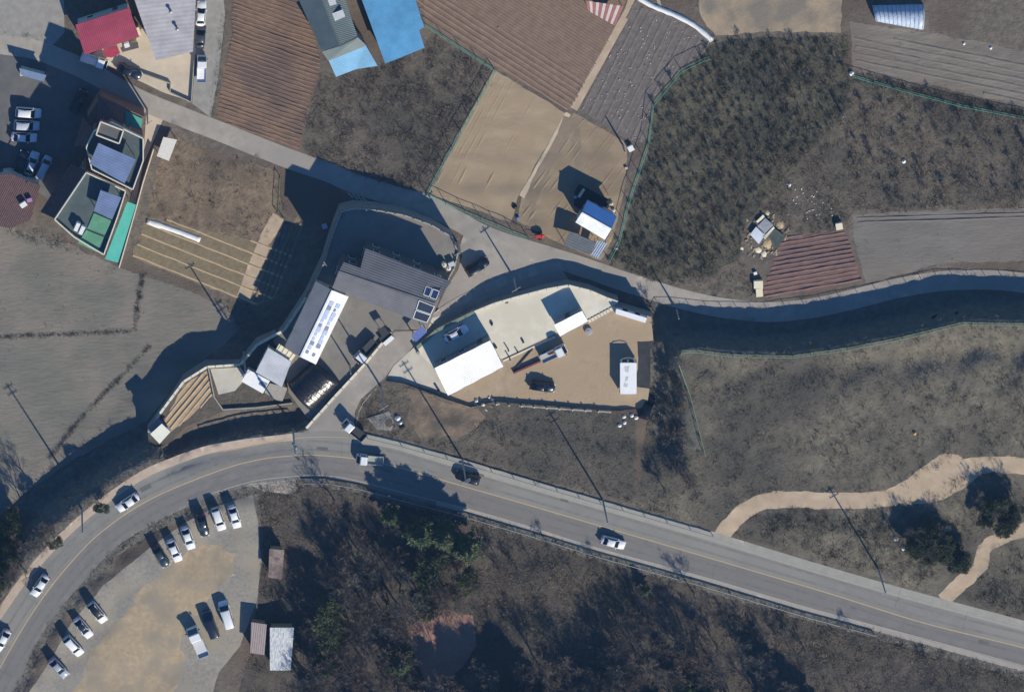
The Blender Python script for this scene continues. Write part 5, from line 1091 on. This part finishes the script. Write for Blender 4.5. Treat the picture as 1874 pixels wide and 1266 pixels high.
wall_line('yard_wall', 'pale low wall around the forecourt corner', 'wall', [(262, 134), (312, 152), (311, 168), (350, 186), (356, 100)], 0.3, 0.5, 0.18, CONC)
wall_line('villa_wall', 'cream boundary wall right of the brick villas', 'wall', [(281, 270), (262, 330), (249, 378), (218, 486)], 0.2, 1.2, 0.18, CREAM)
wall_line('slab_kerb', 'pale kerb between the cream concrete yard and the dirt yard', 'wall', [(921, 660), (960, 642), (1016, 616)], ZC, 0.12, 0.3, CREAM)
t = thing('stepping_stones', 'row of cream stepping blocks at the pointed end of the concrete yard', 'paving', P(1105, 570, ZC))
for k in range(9): MB().box(P(1079+k*5.6, 587-k*3.0, ZC+0.07), (0.5, 0.62, 0.16), 0.5).build('paving_block', CREAM, t)
# paving slabs along the platform side of the side lane
sl = smooth([(778, 612), (815, 577), (868, 547), (930, 520), (985, 503), (1030, 492)], 18); inn = offset(sl, -17)
for i in range(len(sl)-1):
    q = [sl[i], sl[i+1], inn[i+1], inn[i]]; c = (sum(p[0] for p in q)/4, sum(p[1] for p in q)/4); q = [(c[0]+(x-c[0])*0.95, c[1]+(y-c[1])*0.95) for x, y in q]
    MB().slab([G(x, y, 0.05) for x, y in q], 0.12).build('paving_slab', mat('slab_%d' % (i % 3), *(((158, 148, 136), (170, 160, 148)), ((164, 156, 144), (178, 168, 156)), ((152, 144, 134), (166, 158, 146)))[i % 3], 1.0, 0.9), SL)
def fence(label, px, h=1.5, sp=2.6, m=GREENF, cat='fence', name='mesh_fence', wires=6, rails=(0.1, 1.0)):
    d = dens(px, sp*PPM); d = [G(x, y) for x, y in d]; ce = sum(d, Vector())/len(d); t = thing(name, label, cat, ce)
    for p in d: MB().beam(p-UP*0.2, p+UP*(h+0.06), 0.09, 0.09).build('post', m, t)
    for a, b in zip(d[:-1], d[1:]):
        mb = MB()
        for r in rails: mb.beam(a+UP*h*r, b+UP*h*r, 0.07, 0.06)
        for k in range(1, wires): q = a.lerp(b, k/wires); mb.beam(q+UP*0.1, q+UP*h, 0.016, 0.016)
        mb.build('mesh_panel', m, t)
    return t
fence('green mesh fence between the brush plot and the tan tilled field, turning along the lane', [(905, 128), (842, 240), (780, 353), (850, 386), (966, 434)], 1.7)
fence('green mesh fence bordering the dark orchard plot', [(1299, 103), (1285, 108), (1246, 127), (1195, 189), (1186, 260), (1150, 368), (1132, 440), (1114, 474)], 1.7)
fence('green mesh fence below the bright blue warehouse along the ploughed field', [(778, 44), (840, 84), (902, 124)], 1.5)
fence('green mesh fence along the lower edge of the upper right fallow field', [(1560, 137), (1660, 166), (1760, 192), (1874, 214), (1960, 232)], 1.4)
fence('pale green fence on top of the shaded bank at the right', FENCE_D[:-1]+[(1960, 596)], 1.2, m=mat('pale_green_paint', (132, 158, 128), rough=0.6))
fence('thin grey fence around the striped vegetable field', [(512, 322), (508, 390), (520, 400)], 1.2, m=mat('moss_green_paint', (86, 116, 84), rough=0.6))
def guardrail(label, px, h=0.75):
    d = [G(x, y) for x, y in dens(px, 40)]; ce = sum(d, Vector())/len(d); t = thing('guardrail', label, 'guardrail', ce)
    for p in d: MB().tube([p-UP*0.3, p+UP*(h+0.05)], 0.07, 6).build('post', STEEL, t)
    for a, b in zip(d[:-1], d[1:]):
        mb = MB(); mb.beam(a+UP*h, b+UP*h, 0.09, 0.13); mb.beam(a+UP*(h-0.18), b+UP*(h-0.18), 0.06, 0.13); mb.build('rail', STEEL, t)
guardrail('steel guardrail along the upper edge of the straight road', [(672, 800), (735, 815), (860, 850), (980, 886), (1100, 921), (1180, 944), (1305, 980)])
guardrail('steel guardrail along the lower edge of the road past the pines', [(555, 882), (600, 882), (660, 893), (740, 915), (860, 946), (980, 981), (1100, 1018), (1290, 1071), (1474, 1126), (1600, 1160)])
guardrail('steel guardrail along the upper edge of the road bend', [(380, 812), (450, 800), (520, 792), (548, 788)])
POLEM = mat('concrete_pole', (150, 148, 144), (164, 162, 158), 3, 0.85); CERAM = mat('ceramic_insulator', (196, 198, 200), rough=0.3)
def pole(px, py, h, label, arms=2, trafo=False, az=0.6):
    b = G(px, py); t = thing('utility_pole', label, 'utility pole', b, 'utility poles')
    MB().tube([b-UP*0.5, b+UP*h*0.5, b+UP*h], [0.19, 0.155, 0.11], 10).build('shaft', POLEM, t)
    d = Vector((math.cos(az), math.sin(az), 0))
    for k in range(arms):
        z = h-0.4-k*0.9; ar = MB().beam(b+UP*z-d*0.95, b+UP*z+d*0.95, 0.09, 0.1).build('crossarm', STEEL, t)
        for s in (-0.85, -0.3, 0.3, 0.85): q = b+UP*(z+0.05)+d*s; MB().tube([q, q+UP*0.1, q+UP*0.22], [0.05, 0.07, 0.04], 6).build('insulator', CERAM, ar)
    if trafo:
        for s in (-1, 1): q = b+UP*(h*0.62)+Vector((-d.y, d.x, 0))*0.42*s; tr = MB().tube([q, q+UP*0.9], 0.27, 10).build('transformer', STEEL, t); MB().tube([q+UP*0.9, q+UP*1.1], 0.06, 6).build('bushing', CERAM, tr)
for a in ((1103, 914, 11.5, 'utility pole at the upper roadside above the lone white car'), (846, 840, 12, 'utility pole at the roadside beside the black car'), (536, 786, 12.5, 'utility pole with transformers at the road bend', 2, True), (697, 708, 11, 'utility pole beside the side lane near the concrete apron', 1), (940, 507, 7, 'utility pole at the lane fork behind the cream parapet', 1), (446, 644, 11.5, 'slim pole beside the white shed of the small house', 1), (1607, 1040, 12, 'utility pole at the roadside near the lower right corner'), (836, 443, 6.2, 'short pole at the corner of the workshop yard', 1), (150, 932, 11.5, 'utility pole among trees at the left road bend'), (1140, 266, 4, 'short dark post at the corner of the grey mulched field', 0), (269, 200, 8.5, 'utility pole beside the brick villa on the lane', 1), (1238, 566, 5, 'short pole at the shaded end of the right-hand lane', 0), (640, 668, 4.5, 'short lamp post beside the white-cab pickup in the yard', 0), (1540, 205, 3, 'thin post at the edge of the orchard plot', 0)):
    pole(*a)
# covers and sheets
def tunnel(name, label, cat, pts, w, h, m):
    P3 = [G(x, y) for x, y in pts]; ce = sum(P3, Vector())/len(P3); mb = MB(); rings = []
    for i, p in enumerate(P3):
        d = (P3[min(i+1, len(P3)-1)]-P3[max(i-1, 0)]).normalized(); s = Vector((-d.y, d.x, 0)); k = random.uniform(0.85, 1.15)
        rings.append([p+s*(w/2*math.cos(a)*k)+UP*(h*math.sin(a)*k-0.03) for a in np.linspace(0, math.pi, 8)])
    mb.loft(rings, close=False); o = mb.build(name, m, None, True, loc=ce); tag(o, label, cat); return o
sheetm = mat('white_row_cover', (232, 232, 230), (220, 220, 216), 1.5, 0.5, 0.05, 2)
tunnel('row_cover', 'long white plastic cover curving along the grey mulched field', 'cover', smooth([(1165, -6), (1190, 9), (1214, 19), (1240, 30), (1268, 45), (1290, 62), (1303, 74)], 8), 1.0, 0.5, sheetm)
tunnel('row_cover', 'straight white row cover on the striped vegetable field', 'cover', smooth([(269, 405), (300, 415), (335, 427), (366, 439)], 8), 1.1, 0.35, sheetm)
posts_roof('tarp_shelter', 'white tarp shelter beside the lane above the weed plot', 'shelter', [(299, 251), (324, 256), (309, 295), (287, 286)], 1.6, 0.2, mat('off_white_tarp', (206, 204, 196), (218, 216, 208), 2, 0.6), WOOD)
def lump(c, r, seed, sq=0.7, n=8):
    R = random.Random(seed); rings = []
    for i in range(5):
        u = i/4; rr = r*(1.0, 1.06, .95, .7, .25)[i]; rings.append([c+Vector((rr*math.cos(a)*R.uniform(.7, 1.2), rr*math.sin(a)*R.uniform(.7, 1.2), u*r*2*sq)) for a in [6.283*k/n for k in range(n)]])
    return MB().loft(rings)
def bag(px, py, r_, label, m=WHITEP, group=None, name='bulk_bag', cat='bag'):
    r = r_*0.8; c = G(px, py); t = thing(name, label, cat, c, group); lump(c, r, int(px*7+py), .45, 7).build('sack', m, t, True)
    MB().tube([c+UP*r*0.85, c+UP*(r*1.1)], [r*0.28, r*0.18], 7).build('neck', m, t)
def box_(name, px, py, size, rz, label, cat, m, dz=0.0, group=None):
    g_ = G(px, py, dz); t = thing(name, label, cat, g_, group, rz); MB().box((0, 0, size[2]/2), size).build('body', m, t, local=True); MB().box((0, 0, size[2]+0.03), (size[0]*1.04, size[1]*1.04, 0.06)).build('lid', m, t, local=True)
    return t
g = 'white sacks at the corners of the dirt yard'
for x, y, r, lab in ((1142, 762, .45, 'round white sack left of the big white sack heap'), (1156, 760, .5, 'white sack in the middle of the heap at the yard corner'), (1164, 764, .5, 'white sack at the right end of the yard corner heap'), (1143, 773, .45, 'small greenish-white sack below the round white sack'), (1134, 778, .45, 'white sack lying lowest at the yard corner'), (872, 733, .5, 'white sack at the left end of the low wall'), (901, 732, .45, 'white sack at the start of the low post wall'), (884, 740, .4, 'small white sack among boards by the low wall'), (895, 727, .3, 'smallest white sack near the low post wall')): bag(x, y, r, lab, group=g)
cl = G(0, 0)
for i, (x0, y0, x1, y1, lab) in enumerate(((868, 738, 892, 752, 'pale plank lying below the white sacks'), (874, 735, 902, 745, 'grey plank lying beside the sacks at the low wall'))):
    a, b = G(x0, y0, 0.1), G(x1, y1, 0.1); o = MB().beam(a, b, 0.22, 0.06).build('plank', WOOD if i else CREAM, loc=(a+b)/2); tag(o, lab, 'plank')
rb = mat('red_oxide_paint', (112, 52, 56), (92, 44, 48), 3, 0.6)
def ibeam(name, a, b, w, h, m, label, cat):
    t = thing(name, label, cat, (a+b)/2); 
    MB().beam(a+UP*h, b+UP*h, w, h*0.2).build('flange', m, t); MB().beam(a+UP*h*0.1, b+UP*h*0.1, w, h*0.2).build('flange', m, t); MB().beam(a+UP*h*0.55, b+UP*h*0.55, w*0.25, h*0.7).build('web', m, t)
ibeam('steel_beam', P(939, 681, ZC+.02), P(989, 659, ZC+.02), 0.34, 0.45, rb, 'thick red-oxide steel beam lying on the dirt yard', 'beam')
ibeam('steel_beam', P(939, 679, ZC+.02), P(975, 638, ZC+.02), 0.16, 0.2, mat('dark_steel', (74, 60, 60), rough=0.6), 'thin dark steel beam meeting the thick red beam', 'beam')
# tanks, boxes
def tank(px, py, r, h, m, label, dz=0.0):
    c = G(px, py, dz); t = thing('water_tank', label, 'tank', c); MB().tube([c, c+UP*h*0.9, c+UP*h], [r, r, r*0.8], 14).build('drum', m, t); MB().tube([c+UP*h, c+UP*(h+0.1)], r*0.35, 10).build('cap', STEEL, t)
CRM = mat('cream_plastic', (222, 210, 180), (230, 220, 194), 3, 0.6)
tank(812, 482, .5, 1.0, CRM, 'cream round tank in the sunny corner of the workshop yard'); tank(821, 489, .4, .9, WHITEP, 'white round tank beside the cream tank in the yard corner')
box_('storage_box', 826, 481, (1.1, .8, .8), .4, 'pale grey box behind the two tanks in the yard corner', 'box', mat('pale_grey_box', (190, 190, 190), rough=0.7))
tank(1077, 605, .7, .5, mat('grey_cable_drum', (140, 138, 142), (170, 166, 168), 3, 0.7), 'grey drum on the dirt yard below the smaller white shed')
box_('utility_box', 594, 413, (.9, .8, .6), .3, 'small pale blue box beyond the workshop wall in shade', 'box', mat('pale_blue_box', (150, 172, 196), rough=0.6))
box_('crate', 1535, 412, (1.2, 1.2, .8), .2, 'white crate at the corner above the purple-brown field', 'crate', CRM)
box_('crate', 1387, 518, (1.6, 1.4, .9), .05, 'larger pale crate beside the purple-brown field and lane', 'crate', CRM); box_('crate', 1389, 533, (1.2, 1.5, .8), .1, 'pale crate closest to the lane below the larger crate', 'crate', CRM); box_('crate', 1382, 499, (.6, .5, .4), .3, 'tiny white crate near the junk pile', 'crate', WHITEP)
box_('feed_box', 1154, 270, (1.0, 1.0, .7), .5, 'white box by the green orchard fence', 'box', WHITEP); box_('feed_box', 1146, 307, (.5, .4, .3), .2, 'tiny pinkish box along the orchard fence', 'box', mat('pinkish_box', (200, 170, 168), rough=0.7))
box_('crate', 41, 132, (.8, .9, .8), .1, 'pale crate at the parking court corner', 'crate', WHITEP); box_('sign_board', 252, 53, (.8, 1.4, 1.6), .35, 'cream cabinet between the red house and grey warehouse', 'cabinet', CRM)
bag(1674, 792, .45, 'single orange sack on the fallow slope', mat('orange_sack', (206, 156, 84), rough=0.7)); bag(1764, 80, .35, 'left of two tiny white sacks in the upper right field'); bag(1813, 88, .35, 'right of two tiny white sacks in the upper right field'); bag(1654, 295, .5, 'grey-white sack in the upper right waste plot'); bag(1558, 134, .6, 'white sack at the corner of the upper right field')
for x, y, r, lab in ((1640, 985, .6, 'crumpled white sheet lump above the thicket'), (1653, 1002, .7, 'larger crumpled white sheet lump beside the thicket'), (1445, 338, .4, 'white sack at the top of the litter patch')): bag(x, y, r, lab)
bag(942, 378, .6, 'black bag at the end of the pale footpath', mat('black_plastic', (26, 27, 30), rough=0.45)); bag(947, 398, .45, 'blue bag near the lane-side green fence', mat('blue_sheet', (70, 120, 180), rough=0.5)); bag(1128, 455, .3, 'little pale sack behind the blue house', WHITEP)
for x, y, lab in ((1119, 372, 'cream jar behind the blue roof'), (1113, 376, 'white jar left of the cream jar behind the house'), (1123, 384, 'pinkish jar nearest the orchard fence')): tank(x, y, .3, .5, CRM if 'cream' in lab else WHITEP, lab)
# dark slab for tarp and painted house shade, planks behind the blue house
c = G(1062, 352); t = thing('shade_tarp', 'dark tarp with painted house shade behind the blue-roofed house', 'shade_tarp', c)
MB().slab([P(x, y, 2.4) for x, y in ((1052, 350), (1060, 336), (1120, 368), (1108, 380), (1075, 366), (1062, 384), (1050, 376))], 0.05).build('shade_tarp_top', mat('tarp_and_shade_black', (30, 34, 40), (44, 48, 54), 4, 0.8), t)
for x, y in ((1053, 351), (1061, 338), (1118, 368), (1051, 375)): q = P(x, y, 2.4); MB().beam((q.x, q.y, 0.9), q, 0.08, 0.08).build('post', WOOD, t)
o = MB().beam(P(1059, 361, 2.5), P(1069, 346, 2.5), 0.5, 0.1).build('plank', mat('bright_board', (222, 200, 164), rough=0.8), loc=P(1064, 353, 2.5)); tag(o, 'bright board lying on the dark tarp behind the blue-roofed house', 'plank')
o = MB().box(P(1053, 361, 2.55), (.5, .4, .2), .5).build('crate', mat('sky_blue_crate', (120, 160, 206), rough=0.6), loc=P(1053, 361, 2.45)); tag(o, 'little sky blue crate on the dark tarp behind the blue-roofed house', 'crate')
# junk pile beside the purple-brown field
def sheet(px, z, m, label, name='panel', cat='panel', th=0.06):
    Q = [G(x, y, 0)+UP*(z+random.uniform(-.08, .08)) for x, y in px]; o = MB().slab(Q, th).build(name, m, loc=sum(Q, Vector())/len(Q)); tag(o, label, cat)
sheet([(1383, 404), (1396, 391), (1399, 395), (1387, 408)], .5, CRM, 'cream panel at the top of the junk pile'); sheet([(1385, 412), (1400, 397), (1415, 410), (1401, 427)], .7, mat('grey_tarp', (130, 134, 140), (156, 160, 166), 3, 0.6), 'grey tarp panel in the junk pile'); sheet([(1372, 427), (1383, 413), (1399, 428), (1388, 445)], .6, mat('pale_blue_sheet', (190, 198, 214), (206, 212, 224), 3, 0.5), 'pale blue-white panel in the junk pile')
sheet([(1405, 429), (1417, 416), (1437, 431), (1422, 453)], .5, mat('dark_green_net', (62, 74, 70), (80, 90, 84), 3, 0.8), 'dark green netted frame in the junk pile'); sheet([(1396, 432), (1415, 412), (1417, 415), (1399, 436)], .8, CRM, 'cream board leaning between junk panels')
tanm = mat('tan_rubble', (186, 160, 122), (206, 182, 144), 3, 0.9)
for x, y, r, m_, lab in ((1405, 447, .9, tanm, 'tan rubble heap in the junk pile'), (1388, 458, .7, CRM, 'cream rubble heap below the pale panel'), (1398, 466, .6, CRM, 'small cream heap at the foot of the junk pile'), (1358, 455, .45, CRM, 'isolated cream heap left of the junk pile'), (1428, 413, .8, tanm, 'tan heap on the upper edge of the junk pile'), (1405, 390, .5, CRM, 'little cream heap above the grey tarp')):
    c = G(x, y); o = lump(c-UP*0.1, r, int(x), .14, 13).build('rubble_heap', m_, loc=c, smooth_=False); tag(o, lab, 'rubble')
# bollards and clutter on the concrete yard
for x, y, h, lab in ((930, 639, .9, 'black bollard on the cream yard near the white shed'), (933, 655, 1.0, 'black bollard at the kerb of the cream yard'), (947, 643, .6, 'short black post on the kerb right of the bollards')):
    c = G(x, y); t = thing('bollard', lab, 'bollard', c); MB().tube([c, c+UP*h], [.13, .11], 8).build('shaft', DARKPL, t); MB().tube([c+UP*h, c+UP*(h+.08)], [.16, .08], 8).build('cap', DARKPL, t)
for x, y, lab in ((927, 552, 'small dark machine at the parapet of the cream yard'), (957, 624, 'dark bent pipe scrap on the cream yard'), (900, 592, 'tiny dark box near the shadow edge on the cream yard'), (907, 634, 'dark crate against the right end of the large white shed')):
    box_('clutter', x, y, (.55, .35, .3), x, lab, 'box', DARKPL)
box_('gate_post', 764, 642, (.5, .5, 1.1), .6, 'mossy gate pillar at the mouth of the concrete yard', 'pillar', CONC); box_('gate_post', 803, 714, (.4, .4, .9), .6, 'dark gate pillar at the lower corner of the large white shed', 'pillar', DARKPL)
# scrap yard corner by the junction
for k, (x, y) in enumerate(((732, 772), (736, 780), (728, 765))):
    o = lump(G(x, y), .5, k+50, .5).build('scrap_heap', (STEEL, DARKPL, WHITEP)[k], loc=G(x, y)); tag(o, ('grey scrap heap by the junction fence', 'black scrap heap by the junction fence', 'white lump beside the junction scrap heaps')[k], 'scrap')
sheet([(672, 765), (712, 752), (722, 772), (716, 788), (690, 785)], .06, M_GREY_SLAB, 'grey concrete pad in the weeds at the junction', 'concrete_pad', 'paving', 0.1)

# ------------------------------------------------------------------ the air between the camera and the ground
hz = MB().box((0, 0, 598.0), (2600, 2600, 1200.0)); hm = bpy.data.materials.new('haze_air'); hm.use_nodes = True; hn = hm.node_tree.nodes; hn.remove(hn['Principled BSDF'])
pv_ = hn.new('ShaderNodeVolumePrincipled'); pv_.inputs['Color'].default_value = (0.34, 0.58, 1.0, 1); pv_.inputs['Density'].default_value = 0.00003; pv_.inputs['Anisotropy'].default_value = 0.0
hm.node_tree.links.new(pv_.outputs[0], hn['Material Output'].inputs['Volume'])
tag(hz.build('haze', hm), 'thin blue winter haze filling the air above the whole place', 'haze', kind='stuff')
